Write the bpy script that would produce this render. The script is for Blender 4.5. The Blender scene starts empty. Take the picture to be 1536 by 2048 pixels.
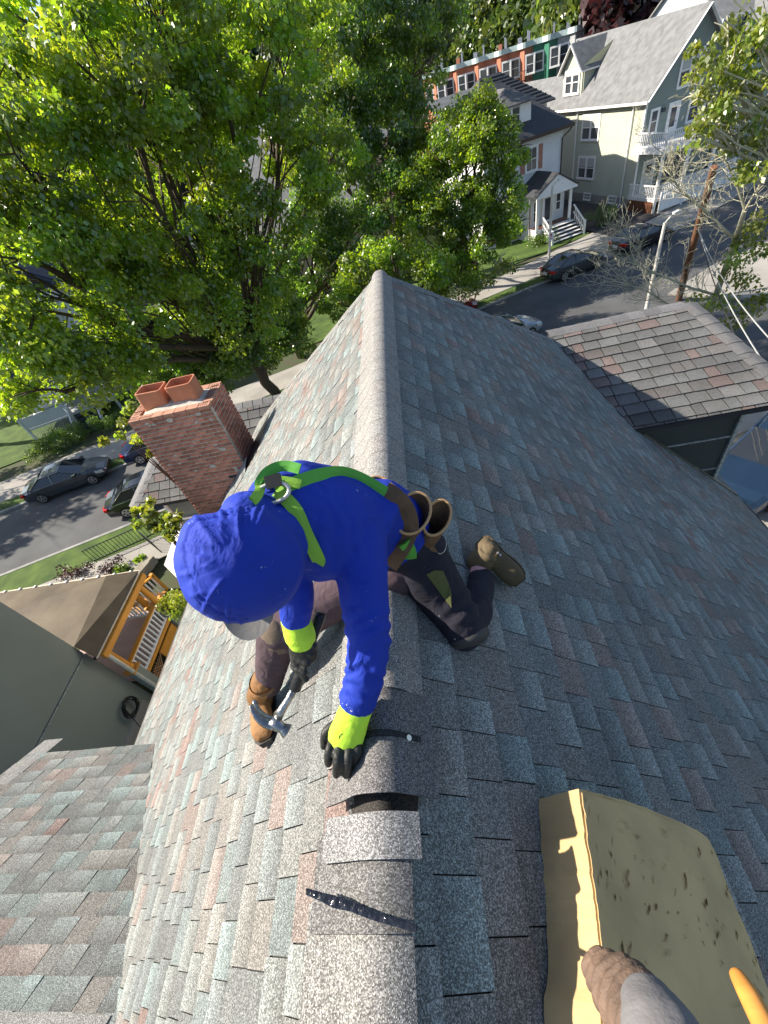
import bpy, math, random
import numpy as np
from mathutils import Vector, Matrix, noise as mnoise
random.seed(7); rng = np.random.default_rng(7)
SC = bpy.context.scene
COL = SC.collection
HC = 12.2                                   # eye height above the street
# ------------------------------------------------------------------ camera
F_ = np.array([-0.14915, 0.70138, -0.69698]); F_ /= np.linalg.norm(F_)
_p, _r, _a = math.radians(44.19), math.radians(-17.81), math.radians(12.0)
cp, sp = math.cos(_p), math.sin(_p)
_M = np.array([[math.cos(_a), -math.sin(_a), 0], [math.sin(_a), math.cos(_a), 0], [0, 0, 1]])
FW = _M @ np.array([0, cp, -sp]); _U = np.array([0, sp, cp]); _X = np.array([1., 0, 0])
c_, s_ = math.cos(_r), math.sin(_r)
RT = _M @ (c_*_X + s_*_U); UP = _M @ (-s_*_X + c_*_U)
CAM = np.array([0, 0, HC])
cam = bpy.data.objects.new('camera', bpy.data.cameras.new('camera')); COL.objects.link(cam)
m = Matrix.Identity(4)
for i in range(3):
    m[i][0], m[i][1], m[i][2], m[i][3] = RT[i], UP[i], -FW[i], CAM[i]
cam.matrix_world = m
cam.data.sensor_fit = 'VERTICAL'; cam.data.sensor_height = 36.0
cam.data.lens = 830.4/2048*36; cam.data.clip_start = 0.05; cam.data.clip_end = 3000
SC.camera = cam
# ------------------------------------------------------------------ light
SUN_AZ, SUN_EL = math.radians(8), math.radians(35)
SUN = np.array([-math.cos(SUN_EL)*math.cos(SUN_AZ), math.cos(SUN_EL)*math.sin(SUN_AZ), math.sin(SUN_EL)])
world = bpy.data.worlds.new('World'); SC.world = world; world.use_nodes = True
wn = world.node_tree.nodes; wl = world.node_tree.links
bg = wn['Background']; sky = wn.new('ShaderNodeTexSky'); sky.sky_type = 'NISHITA'
sky.sun_disc = False; sky.sun_elevation = SUN_EL
sky.sun_rotation = math.atan2(SUN[0], SUN[1])
sky.altitude = 30; sky.dust_density = 1.0; sky.air_density = 1.0
wl.new(sky.outputs[0], bg.inputs[0]); bg.inputs[1].default_value = 0.092
sl = bpy.data.lights.new('sun', 'SUN'); sl.energy = 5.0; sl.angle = math.radians(0.53); sl.color = (1, 0.90, 0.76)
so = bpy.data.objects.new('sun', sl); COL.objects.link(so)
so.rotation_euler = Vector(SUN).to_track_quat('Z', 'Y').to_euler()
SC.view_settings.view_transform = 'Standard'; SC.view_settings.look = 'None'
SC.view_settings.exposure = 1.1; SC.view_settings.gamma = 1
SC.view_settings.use_curve_mapping = False
SC.cycles.max_bounces = 6; SC.cycles.transparent_max_bounces = 6
# ------------------------------------------------------------------ geometry helpers
def A(*v): return np.array(v, float)
def nrm(v): v = np.asarray(v, float); return v/np.linalg.norm(v)
def ray(x, y): return nrm(FW*830.4 + RT*(x-768) - UP*(y-1024))
def at(x, y, k): return CAM + ray(x, y)*k
def atz(x, y, z): d = ray(x, y); return CAM + d*((z-HC)/d[2])
def aty(x, y, Y): d = ray(x, y); return CAM + d*(Y/d[1])
def atx(x, y, X): d = ray(x, y); return CAM + d*(X/d[0])
def atp(x, y, n, p0): d = ray(x, y); n = A(*n); return CAM + d*(((A(*p0)-CAM) @ n)/(d @ n))
def pix(p):
    q = np.atleast_2d(p)-CAM; z = q @ FW
    z = np.where(z < .05, np.nan, z)
    return np.stack([768+830.4*(q @ RT)/z, 1024-830.4*(q @ UP)/z, z], -1)
AL = math.radians(18.2)
eu = A(math.cos(AL), math.sin(AL), 0); ev = A(-math.sin(AL), math.cos(AL), 0)
def uv(u, v, z=0): return eu*u + ev*v + A(0, 0, z)
ORG = {}
def tag(o, label=None, cat=None, group=None, kind=None):
    if label: o['label'] = label
    if cat: o['category'] = cat
    if group: o['group'] = group
    if kind: o['kind'] = kind
    return o
def thing(name, label, cat, loc=(0, 0, 0), group=None):
    o = bpy.data.objects.new(name, None); COL.objects.link(o); o.location = loc
    o.empty_display_size = .2
    ORG[o.name] = A(*loc)
    return tag(o, label, cat, group)
class MB:
    def __init__(s): s.v = []; s.f = []; s.n = 0; s.mi = []; s.col = []
    def add(s, vs, fs, mi=0, col=None):
        vs = np.asarray(vs, float); s.v.append(vs)
        s.f += [tuple(i+s.n for i in f) for f in fs]; s.mi += [mi]*len(fs)
        if col is not None:
            c = np.asarray(col, float); s.col.append(np.broadcast_to(c, (len(vs), 3)))
        s.n += len(vs); return s
    def hexa(s, p, mi=0, col=None):          # 8 points: bottom 4, top 4
        return s.add(p, [(0, 3, 2, 1), (4, 5, 6, 7), (0, 1, 5, 4), (1, 2, 6, 5), (2, 3, 7, 6), (3, 0, 4, 7)], mi, col)
    def box(s, c, ax, ay, az, mi=0, col=None):  # centre + half-axis vectors
        c = A(*c); ax, ay, az = A(*ax), A(*ay), A(*az)
        return s.hexa([c-ax-ay-az, c+ax-ay-az, c+ax+ay-az, c-ax+ay-az, c-ax-ay+az, c+ax-ay+az, c+ax+ay+az, c-ax+ay+az], mi, col)
    def bar(s, a, b, w, h, up=(0, 0, 1), mi=0, col=None):  # beam from a to b
        a, b = A(*a), A(*b); d = b-a; L = np.linalg.norm(d); d /= L
        x = np.cross(d, A(*up)); 
        if np.linalg.norm(x) < 1e-3: x = np.cross(d, A(1, 0, 0))
        x = nrm(x); y = np.cross(x, d)
        return s.box((a+b)/2, d*L/2, x*w/2, y*h/2, mi, col)
    def tube(s, pts, r, n=8, cap=True, mi=0, col=None):
        pts = [A(*p) for p in pts]; r = r if hasattr(r, '__len__') else [r]*len(pts)
        vs = []; x = None
        for i, p in enumerate(pts):
            d = nrm(pts[min(i+1, len(pts)-1)]-pts[max(i-1, 0)])
            if x is None:
                x = np.cross(d, A(0, 0, 1) if abs(d[2]) < .9 else A(1, 0, 0))
            x = nrm(x-d*(x @ d)); y = np.cross(d, x)
            ri = r[i] if hasattr(r[i], '__len__') else (r[i], r[i])
            for k in range(n):
                a = 2*math.pi*k/n; vs.append(p+x*math.cos(a)*ri[0]+y*math.sin(a)*ri[1])
        fs = []
        for i in range(len(pts)-1):
            for k in range(n):
                a, b = i*n+k, i*n+(k+1) % n; fs.append((a, b, b+n, a+n))
        if cap:
            fs.append(tuple(range(n-1, -1, -1))); fs.append(tuple(range((len(pts)-1)*n, len(pts)*n)))
        return s.add(vs, fs, mi, col)
    def poly(s, pts, thick=None, mi=0, col=None):
        pts = [A(*p) for p in pts]; n = len(pts)
        if thick is None: return s.add(pts, [tuple(range(n))], mi, col)
        t = A(*thick)
        vs = pts+[p-t for p in pts]
        fs = [tuple(range(n)), tuple(range(2*n-1, n-1, -1))]+[((i+1) % n, i, i+n, (i+1) % n+n) for i in range(n)]
        return s.add(vs, fs, mi, col)
    def grid(s, P, mi=0, col=None, close=False):
        P = np.asarray(P, float); a, b = P.shape[:2]
        fs = [(i*b+j, i*b+(j+1) % b, (i+1)*b+(j+1) % b, (i+1)*b+j) for i in range(a-1) for j in range(b if close else b-1)]
        return s.add(P.reshape(-1, 3), fs, mi, col)
    def build(s, name, mat, parent=None, smooth=False, org=None, local=False):
        me = bpy.data.meshes.new(name)
        V = np.concatenate(s.v) if s.v else np.zeros((0, 3))
        if not local:
            if parent is not None: o0 = ORG.get(parent.name, A(0, 0, 0))
            else: o0 = A(*org) if org is not None else A(0, 0, 0)
            V = V-o0
        me.from_pydata(V.tolist(), [], s.f)
        for mt in (mat if isinstance(mat, (list, tuple)) else [mat]): me.materials.append(mt)
        if isinstance(mat, (list, tuple)): me.polygons.foreach_set('material_index', s.mi)
        if s.col:
            C = np.concatenate(s.col); at_ = me.color_attributes.new('tint', 'FLOAT_COLOR', 'POINT')
            at_.data.foreach_set('color', np.concatenate([C, np.ones((len(C), 1))], 1).ravel())
        if smooth: me.polygons.foreach_set('use_smooth', [True]*len(me.polygons))
        me.update()
        o = bpy.data.objects.new(name, me); COL.objects.link(o)
        if parent is not None:
            o.parent = parent
            ORG[o.name] = ORG.get(parent.name, A(0, 0, 0))
        elif org is not None:
            o.location = org; ORG[o.name] = A(*org)
        return o
def copy_tree(o, parent=None):
    c = o.copy(); COL.objects.link(c); c.parent = parent
    for ch in list(o.children): copy_tree(ch, c)
    return c
# ------------------------------------------------------------------ materials
MATS = {}
def mat(name, col, rough=.75, var=.15, scale=4., bump=0., bscale=None, metal=0., spec=.4, attr=False, detail=4, col2=None, aniso=None, coat=0, objrand=0):
    mt = bpy.data.materials.new(name); mt.use_nodes = True
    N, L = mt.node_tree.nodes, mt.node_tree.links; b = N['Principled BSDF']
    b.inputs['Roughness'].default_value = rough; b.inputs['Metallic'].default_value = metal
    b.inputs['Specular IOR Level'].default_value = spec
    if coat: b.inputs['Coat Weight'].default_value = coat; b.inputs['Coat Roughness'].default_value = .05
    tc = N.new('ShaderNodeTexCoord'); mp = N.new('ShaderNodeMapping'); L.new(tc.outputs['Object'], mp.inputs[0])
    if aniso: mp.inputs['Scale'].default_value = aniso
    nz = N.new('ShaderNodeTexNoise'); nz.inputs['Scale'].default_value = scale; nz.inputs['Detail'].default_value = detail
    L.new(mp.outputs[0], nz.inputs['Vector'])
    cr = N.new('ShaderNodeValToRGB'); L.new(nz.outputs[0], cr.inputs[0])
    c = np.array(col); c2 = np.array(col2) if col2 is not None else np.clip(c*(1+var), 0, 1)
    c1 = c*(1-var) if col2 is None else c
    cr.color_ramp.elements[0].position = .32; cr.color_ramp.elements[1].position = .68
    cr.color_ramp.elements[0].color = (*c1, 1); cr.color_ramp.elements[1].color = (*c2, 1)
    out = cr.outputs[0]
    if attr:
        at_ = N.new('ShaderNodeAttribute'); at_.attribute_name = 'tint'
        mx = N.new('ShaderNodeMix'); mx.data_type = 'RGBA'; mx.blend_type = 'MULTIPLY'; mx.inputs[0].default_value = 1
        L.new(out, mx.inputs[6]); L.new(at_.outputs['Color'], mx.inputs[7]); out = mx.outputs[2]
    if objrand:
        oi = N.new('ShaderNodeObjectInfo'); mr = N.new('ShaderNodeMapRange')
        mr.inputs[3].default_value = 1-objrand; mr.inputs[4].default_value = 1+objrand; L.new(oi.outputs['Random'], mr.inputs[0])
        mx = N.new('ShaderNodeMix'); mx.data_type = 'RGBA'; mx.blend_type = 'MULTIPLY'; mx.inputs[0].default_value = 1
        L.new(out, mx.inputs[6]); L.new(mr.outputs[0], mx.inputs[7]); out = mx.outputs[2]
    L.new(out, b.inputs['Base Color'])
    if bump:
        n2 = N.new('ShaderNodeTexNoise'); n2.inputs['Scale'].default_value = bscale or scale*4; n2.inputs['Detail'].default_value = 3
        L.new(mp.outputs[0], n2.inputs['Vector'])
        bp = N.new('ShaderNodeBump'); bp.inputs['Strength'].default_value = bump; bp.inputs['Distance'].default_value = .02
        L.new(n2.outputs[0], bp.inputs['Height']); L.new(bp.outputs[0], b.inputs['Normal'])
    MATS[name] = mt; return mt
def granule(name, base=(.20, .205, .20), scale=240, contrast=.75, patch=.12):
    mt = bpy.data.materials.new(name); mt.use_nodes = True
    N, L = mt.node_tree.nodes, mt.node_tree.links; b = N['Principled BSDF']
    b.inputs['Roughness'].default_value = .85; b.inputs['Specular IOR Level'].default_value = .35
    ge = N.new('ShaderNodeNewGeometry')
    vo = N.new('ShaderNodeTexVoronoi'); vo.inputs['Scale'].default_value = scale; L.new(ge.outputs['Position'], vo.inputs['Vector'])
    sep = N.new('ShaderNodeSeparateColor'); L.new(vo.outputs['Color'], sep.inputs[0])
    cr = N.new('ShaderNodeValToRGB'); L.new(sep.outputs[0], cr.inputs[0])
    e = cr.color_ramp.elements; e[0].color = (1-contrast, 1-contrast, 1-contrast, 1); e[0].position = .1
    e[1].color = (1+contrast*1.5, 1+contrast*1.5, 1+contrast*1.5, 1); e[1].position = .95
    el = cr.color_ramp.elements.new(.6); el.color = (.92, .92, .92, 1)
    nz = N.new('ShaderNodeTexNoise'); nz.inputs['Scale'].default_value = 1.3; nz.inputs['Detail'].default_value = 6
    L.new(ge.outputs['Position'], nz.inputs['Vector'])
    mr = N.new('ShaderNodeMapRange'); mr.inputs[3].default_value = 1-patch*2; mr.inputs[4].default_value = 1+patch*2; L.new(nz.outputs[0], mr.inputs[0])
    at_ = N.new('ShaderNodeAttribute'); at_.attribute_name = 'tint'
    def mul(a, b_):
        mx = N.new('ShaderNodeMix'); mx.data_type = 'RGBA'; mx.blend_type = 'MULTIPLY'; mx.inputs[0].default_value = 1
        L.new(a, mx.inputs[6]); L.new(b_, mx.inputs[7]); return mx.outputs[2]
    o = mul(mul(at_.outputs['Color'], cr.outputs[0]), mr.outputs[0])
    L.new(o, b.inputs['Base Color'])
    bp = N.new('ShaderNodeBump'); bp.inputs['Strength'].default_value = .6; bp.inputs['Distance'].default_value = .002
    L.new(vo.outputs['Distance'], bp.inputs['Height']); L.new(bp.outputs[0], b.inputs['Normal'])
    MATS[name] = mt; return mt
def leafmat(name, col, trans=.5, yellow=(1.5, 1.25, .4)):
    mt = bpy.data.materials.new(name); mt.use_nodes = True
    N, L = mt.node_tree.nodes, mt.node_tree.links
    for n in list(N):
        if n.type == 'BSDF_PRINCIPLED': N.remove(n)
    out = N['Material Output']
    at_ = N.new('ShaderNodeAttribute'); at_.attribute_name = 'tint'
    def mulc(c):
        mx = N.new('ShaderNodeMix'); mx.data_type = 'RGBA'; mx.blend_type = 'MULTIPLY'; mx.inputs[0].default_value = 1
        L.new(at_.outputs['Color'], mx.inputs[6]); mx.inputs[7].default_value = (*c, 1); return mx.outputs[2]
    d = N.new('ShaderNodeBsdfDiffuse'); L.new(mulc(col), d.inputs[0])
    t = N.new('ShaderNodeBsdfTranslucent'); L.new(mulc([c*y for c, y in zip(col, yellow)]), t.inputs[0])
    g = N.new('ShaderNodeBsdfGlossy'); g.inputs['Roughness'].default_value = .38; g.inputs[0].default_value = (.8, .8, .8, 1)
    m1 = N.new('ShaderNodeMixShader'); m1.inputs[0].default_value = trans; L.new(d.outputs[0], m1.inputs[1]); L.new(t.outputs[0], m1.inputs[2])
    m2 = N.new('ShaderNodeMixShader'); m2.inputs[0].default_value = .08; L.new(m1.outputs[0], m2.inputs[1]); L.new(g.outputs[0], m2.inputs[2])
    L.new(m2.outputs[0], out.inputs[0]); MATS[name] = mt; return mt
# ================================================================== the shingled house we stand on
GR = granule('roof_granules', scale=360, contrast=.6, patch=.2); GRR = granule('cap_granules', scale=400, contrast=.62, patch=.08)
DECK = mat('roof_underlay', (.035, .035, .037), .9)
SIDE = mat('green_grey_siding', (.11, .125, .115), .7, .12, 1.5)
TRIMW = mat('white_trim', (.72, .72, .70), .5, .06, 3)
PALS = [A(.225, .23, .22), A(.195, .206, .203), A(.208, .240, .236), A(.235, .225, .21), A(.245, .205, .187), A(.24, .175, .158), A(.175, .185, .183)]
PW = [.27, .21, .18, .15, .08, .035, .075]
TH = math.radians(43); RX = -.285; RZ = HC-1.24; RY1 = 4.61; RY0 = -3.2
tn = math.tan(TH)
house = thing('shingled_house', 'house whose steep grey green and pinkish shingle roof is being worked on', 'house', (0, 3, 0))
def clip(poly, a, b):                       # keep left of a->b (2d)
    out = []; n = len(poly)
    for i in range(n):
        p, q = poly[i], poly[(i+1) % n]
        sp_ = (b[0]-a[0])*(p[1]-a[1])-(b[1]-a[1])*(p[0]-a[0]); sq = (b[0]-a[0])*(q[1]-a[1])-(b[1]-a[1])*(q[0]-a[0])
        if sp_ >= 0: out.append(p)
        if (sp_ > 0 and sq < 0) or (sp_ < 0 and sq > 0):
            t = sp_/(sp_-sq); out.append((p[0]+(q[0]-p[0])*t, p[1]+(q[1]-p[1])*t))
    return out
TABS = []                                   # (pixel area, verts, faces, colours)
def shingle_slope(O, U, Dn, poly, expo=.143, style='lam', t_start=0., seed=1, lift=.0, bright=1.):
    """O origin, U along the courses, Dn down the slope, poly = convex (u,t) outline."""
    r = random.Random(seed); U = nrm(U); Dn = nrm(Dn); Nn = nrm(np.cross(U, Dn)); Nn = Nn if Nn[2] > 0 else -Nn
    area = sum(poly[i][0]*poly[(i+1) % len(poly)][1]-poly[(i+1) % len(poly)][0]*poly[i][1] for i in range(len(poly)))
    if area < 0: poly = poly[::-1]
    us = [p[0] for p in poly]; ts = [p[1] for p in poly]
    k = 0; t0 = t_start
    while t0 < max(ts):
        u = min(us)-r.random()*.4; up_ = r.random() < .5; pc = None
        while u < max(us):
            if style == 'lam':
                w = r.uniform(.10, .20); raised = up_; up_ = not up_ if r.random() < .8 else up_
                h = .0080 if raised else .0040
            else:
                w = r.uniform(.9, 1.1)*.30*expo/.143*.62; raised = True; h = .018
                if r.random() < .35: w *= .55
            gap = .0035 if style == 'lam' else .014
            P = [(u+gap/2, t0-.004), (u+w-gap/2, t0-.004), (u+w-gap/2, t0+expo), (u+gap/2, t0+expo)]
            if style != 'lam':
                j = r.uniform(-.008, .008); P[2] = (P[2][0], P[2][1]+j); P[3] = (P[3][0], P[3][1]+j*.3)
            u += w
            for i in range(len(poly)):
                P = clip(P, poly[i], poly[(i+1) % len(poly)])
                if len(P) < 3: break
            if len(P) < 3: continue
            c = PALS[r.choices(range(7), PW)[0]].copy() if pc is None or r.random() < .86 else pc
            pc = c; cc = c*r.uniform(.9, 1.07)*bright
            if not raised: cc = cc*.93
            if style != 'lam':
                m_ = cc.mean(); cc = (cc*.3+m_*.7)*r.uniform(.72, 1.05)*.72
                if r.random() < .13: cc = A(.165, .128, .12)*bright*r.uniform(.85, 1.1)
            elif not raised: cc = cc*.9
            top = []; cols = []
            wob = r.uniform(-.0012, .0022)
            for (a, b) in P:
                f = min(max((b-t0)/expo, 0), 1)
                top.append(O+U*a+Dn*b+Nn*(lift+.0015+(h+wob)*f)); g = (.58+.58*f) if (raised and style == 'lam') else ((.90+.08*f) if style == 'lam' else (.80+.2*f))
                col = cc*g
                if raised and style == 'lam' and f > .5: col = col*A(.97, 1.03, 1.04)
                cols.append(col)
            bot = [O+U*a+Dn*b+Nn*(lift-.004) for (a, b) in P]
            n = len(P)
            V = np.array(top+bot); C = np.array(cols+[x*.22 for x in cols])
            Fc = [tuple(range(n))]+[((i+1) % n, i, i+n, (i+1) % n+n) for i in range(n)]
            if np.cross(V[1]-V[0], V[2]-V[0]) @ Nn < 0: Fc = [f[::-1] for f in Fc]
            q = pix(np.array(top))
            if np.isnan(q).any(): ar = 0
            else:
                cx, cy = q[:, 0].mean(), q[:, 1].mean()
                ar = .5*abs(sum(q[i, 0]*q[(i+1) % n, 1]-q[(i+1) % n, 0]*q[i, 1] for i in range(n)))
                if not (0 < cx < 1536 and 0 < cy < 2048) or (q[0, 2] < .3): ar = 0
                if (CAM-np.array(top[0])) @ Nn < 0: ar = 0
            TABS.append((ar, V, Fc, C))
        t0 += expo; k += 1
RIDGE = A(RX, 0, RZ)
DR = A(math.cos(TH), 0, -math.sin(TH)); DL = A(-math.cos(TH), 0, -math.sin(TH)); YU = A(0, 1, 0)
NR_ = A(math.sin(TH), 0, math.cos(TH)); NL_ = A(-math.sin(TH), 0, math.cos(TH))
SR, SL_ = 6.95, 5.62                        # slope lengths to the eaves
def hipu(t): return RY1+t*math.cos(TH)
# far limit: hip at 45 degrees in plan
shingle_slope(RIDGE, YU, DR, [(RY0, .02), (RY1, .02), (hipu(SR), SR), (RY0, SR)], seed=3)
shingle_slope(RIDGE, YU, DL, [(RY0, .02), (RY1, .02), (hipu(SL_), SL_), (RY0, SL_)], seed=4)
dk = MB()
def deck(*pts, th=.05): dk.poly(pts, (0, 0, th))
pr = lambda y, t: RIDGE+YU*y+DR*t-NR_*.006
pl = lambda y, t: RIDGE+YU*y+DL*t-NL_*.006
deck(pr(RY0, 0), pr(RY0, SR), pr(hipu(SR), SR), pr(RY1, 0))
deck(pl(RY1, 0), pl(hipu(SL_), SL_), pl(RY0, SL_), pl(RY0, 0))
deck(pr(RY1, 0), pr(hipu(SR), SR), pl(hipu(SL_), SL_), th=.05)
# ---- right cross wing roof (hipped)
PR_N, PR_P = NR_, RIDGE
D1 = atp(1095, 668, NR_, RIDGE); E1 = atp(1268, 860, NR_, RIDGE)
nD = nrm(np.cross(A(1, 0, 0), E1-D1)); nD = nD if nD[2] > 0 else -nD
D2 = atp(1374, 604, nD, D1); D2 = A(D2[0], D1[1], D1[2]); E2 = atp(1593, 793, nD, D1); E2[1] = E1[1]; E2[2] = E1[2]
dnD = nrm(A(0, E1[1]-D1[1], E1[2]-D1[2])); LD = np.linalg.norm((E1-D1)[1:])
x0 = D1[0]
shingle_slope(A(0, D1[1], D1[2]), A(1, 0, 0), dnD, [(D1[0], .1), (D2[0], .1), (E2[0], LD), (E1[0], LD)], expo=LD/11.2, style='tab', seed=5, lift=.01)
deck(D1-A(0, 0, .012), D2-A(0, 0, .012), E2-A(0, 0, .012), E1-A(0, 0, .012), th=.07)
mir = lambda p: A(p[0], 2*D1[1]-p[1], p[2])
far_ = lambda p, q: A(p[0], q[1]+1.6, q[2]-1.7)
deck(D1, far_(E1, D1), far_(E2, D1), D2, th=.05); deck(D2, far_(E2, D1), E2, th=.05)
# ---- left cross wing roof behind the chimney
G1 = aty(566, 789, 8.6)
_q = aty(266, 1017, 7.0); Gd = nrm(A(0, _q[1]-G1[1], _q[2]-G1[2]))
nG = nrm(np.cross(A(1, 0, 0), Gd)); nG = nG if nG[2] > 0 else -nG
G2 = atp(345, 840, nG, G1); G2 = A(G2[0], G1[1], G1[2])
G3 = atp(266, 1017, nG, G1)                 # eave corner
LG = np.linalg.norm(A(0, G3[1]-G1[1], G3[2]-G1[2]))
# valley: where wing plane meets main left slope, at the wing eave height
xv = RX-(RZ-G3[2])/tn-.25
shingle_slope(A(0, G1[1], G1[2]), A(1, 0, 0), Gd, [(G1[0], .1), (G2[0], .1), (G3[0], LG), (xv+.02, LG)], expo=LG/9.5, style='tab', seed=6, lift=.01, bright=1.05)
G4 = A(xv, G3[1], G3[2])
deck(G1-A(0, 0, .012), G4-A(0, 0, .012), G3-A(0, 0, .012), G2-A(0, 0, .012), th=.07)
mirg = lambda p: A(p[0], 2*G1[1]-p[1], p[2])
deck(G1, G2, far_(G3, G1), far_(G4, G1), th=.05); deck(G2, G3, far_(G3, G1), th=.05)
# ---- near left wing roof, slope facing up the picture
V1 = atp(310, 1490, NL_, RIDGE); V2 = atp(232, 2030, NL_, RIDGE)
nW = nrm(np.cross(A(1, 0, 0), V1-V2)); nW = nW if nW[2] > 0 else -nW
dW = nrm(A(0, (V1-V2)[1], (V1-V2)[2])); W1 = atp(62, 1508, nW, V1); 
yR = V2[1]-.12; zR = V2[2]+.12*abs(dW[2]/dW[1]); xr = RX-(RZ-zR)/tn
LW = np.linalg.norm(A(0, V1[1]-yR, V1[2]-zR)); WX = W1[0]
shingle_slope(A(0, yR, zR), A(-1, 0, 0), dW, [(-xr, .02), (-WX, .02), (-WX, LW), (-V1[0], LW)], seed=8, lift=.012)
deck(A(xr, yR, zR-.008), A(WX, yR, zR-.008), A(WX, V1[1], V1[2]-.008), V1-A(0, 0, .008), th=.06)
deck(A(xr, yR, zR), A(V1[0], 2*yR-V1[1], V1[2]), A(WX, 2*yR-V1[1], V1[2]), A(WX, yR, zR), th=.06)
dk.build('roof_deck', DECK, house)
TABS.sort(key=lambda t: -t[0])
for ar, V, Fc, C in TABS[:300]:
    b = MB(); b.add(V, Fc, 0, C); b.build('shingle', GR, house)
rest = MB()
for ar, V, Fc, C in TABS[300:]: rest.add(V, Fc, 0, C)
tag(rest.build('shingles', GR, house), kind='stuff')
# ---- caps
def cap(p0, p1, nl, nr, w, col, th=.006, lift=.004, endlift=.006, shift=0., flat=.0, name='ridge_cap', m_=None, tilt=0, soft=.05, spot=None, seg=3, sm=True, bulge=.14):
    """bent cap along p0(front/butt, exposed)->p1; nl,nr = unit vectors running down each side."""
    p0, p1 = A(*p0), A(*p1); d = nrm(p1-p0); L = np.linalg.norm(p1-p0)
    U_ = nrm(nl+nr); U_ = -U_ if U_[2] > 0 else U_
    b = MB(); n = 17; top = []; bot = []; cc = []
    for j in range(seg+1):
        f = j/seg; c = p0+(p1-p0)*f; lf = lift+endlift*(1-f)
        rt, rb = [], []
        for i in range(n):
            s = (i/(n-1)-.5)*2*w+shift+tilt*(f-.5); a = abs(s); side = nr if s > 0 else nl
            # rounded ridge: blend
            h = math.sqrt(a*a+soft*soft)-soft*.95
            x = side*a; dn = -U_
            q = c+side*a*(1-flat)+(side-U_*(side @ U_))*a*flat*.9
            rnd = dn*(soft*.45*math.exp(-(a/soft)**2))*-.6
            nn = nrm(np.cross(d, side)); nn = nn if nn[2] > 0 else -nn
            q = q+nn*lf*(min(a/.03, 1))+(-U_)*lf*(1-min(a/.03, 1))+nn*soft*bulge*math.exp(-((a-.05)/.055)**2)-(-U_)*.002*math.exp(-(a/.02)**2)
            rt.append(q); rb.append(q-nn*th)
            cc.append(np.array(col))
        top.append(rt); bot.append(rb)
    top, bot = np.array(top), np.array(bot); k = (seg+1)*n
    Tv, Bv = top.reshape(-1, 3), bot.reshape(-1, 3); cc = np.array(cc)
    gf = [(j*n+i, j*n+i+1, j*n+i+n+1, j*n+i+n) for j in range(seg) for i in range(n-1)]
    b.add(Tv, gf, 0, cc); b.add(Bv, [f[::-1] for f in gf], 0, cc*.4)
    V = np.concatenate([Tv, Bv]); Fs = []
    for i in range(n-1): Fs += [(i+1, i, k+i, k+i+1), (seg*n+i, seg*n+i+1, k+seg*n+i+1, k+seg*n+i)]
    for j in range(seg): Fs += [(j*n, (j+1)*n, k+(j+1)*n, k+j*n), ((j+1)*n+n-1, j*n+n-1, k+j*n+n-1, k+(j+1)*n+n-1)]
    b.add(V, Fs, 0, np.concatenate([cc*.6, cc*.3]))
    o = b.build(name, m_ or GRR, house, smooth=False)
    for p_ in (o.data.polygons[:seg*(n-1)] if sm else []): p_.use_smooth = True
    return o
G_ = lambda y, dz=0: A(RX, y, RZ+dz)
GL = A(.25, .25, .235); GD = A(.085, .085, .09)
y = .50; k = 0
while y < RY1:
    c = [A(.25, .24, .23), A(.245, .243, .235), A(.255, .25, .238), A(.24, .236, .23)][k % 4]
    cap(G_(y, .008), G_(min(y+.150, RY1+.02), .0075), DL, DR, .200, c, lift=.003, endlift=.0008, shift=-.045, soft=.07, th=.003, bulge=.34)
    y += .145; k += 1
# the cap being nailed (dark end) and the unfinished row nearer the camera
cap(G_(.222, .050), G_(.50, .012), DL, DR, .195, A(.15, .145, .145), lift=.006, endlift=.018, shift=-.02, soft=.055, bulge=.2)
cap(G_(.356, .046), G_(.372, .043), DL, DR, .150, A(.03, .03, .032), lift=.008, endlift=0, shift=-.01, soft=.055, name='sealant_strip', bulge=.2)
cap(G_(.100, .024), G_(.192, .020), DL, DR, .170, A(.235, .235, .235), lift=.010, endlift=.004, shift=-.042, flat=.6, soft=.05)
cap(G_(-.02, .018), G_(.16, .014), DL, DR, .172, A(.15, .148, .145), lift=.008, endlift=.002, shift=-.078, flat=.6, soft=.05)
cap(G_(-.36, .020), G_(.03, .012), DL, DR, .184, A(.225, .222, .21), lift=.004, endlift=.002, shift=-.090, flat=.6, soft=.05)
cap(G_(-.70, .022), G_(-.30, .014), DL, DR, .165, A(.2, .2, .19), lift=.006, endlift=.004, shift=-.07, flat=.6, soft=.05)
cap(G_(.195, .004), G_(.33, .010), DL, DR, .15, A(.035, .032, .03), lift=.003, endlift=0, soft=.05, name='exposed_underlay')
SEAL = mat('wet_sealant', (.012, .013, .018), .12, .1, 30, spec=.8, bump=.4, bscale=60)
_ss = MB(); _pt = [(612, 1783), (640, 1793), (665, 1803), (700, 1813), (740, 1828), (780, 1842), (832, 1858)]
_row = []
for i, (x_, y_) in enumerate(_pt):
    w_ = (7, 9, 13, 10, 11, 9, 7)[i]; _row.append([at(x_, y_-w_, np.linalg.norm(atz(x_, y_-w_, RZ+.034)-CAM)), at(x_, y_, np.linalg.norm(atz(x_, y_, RZ+.038)-CAM)), at(x_, y_+w_, np.linalg.norm(atz(x_, y_+w_, RZ+.034)-CAM))])
_ss.grid(np.array(_row)); _ss.grid(np.array(_row)-A(0, 0, .012)); _ss.build('sealant_strip', SEAL, house, smooth=True)
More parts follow.
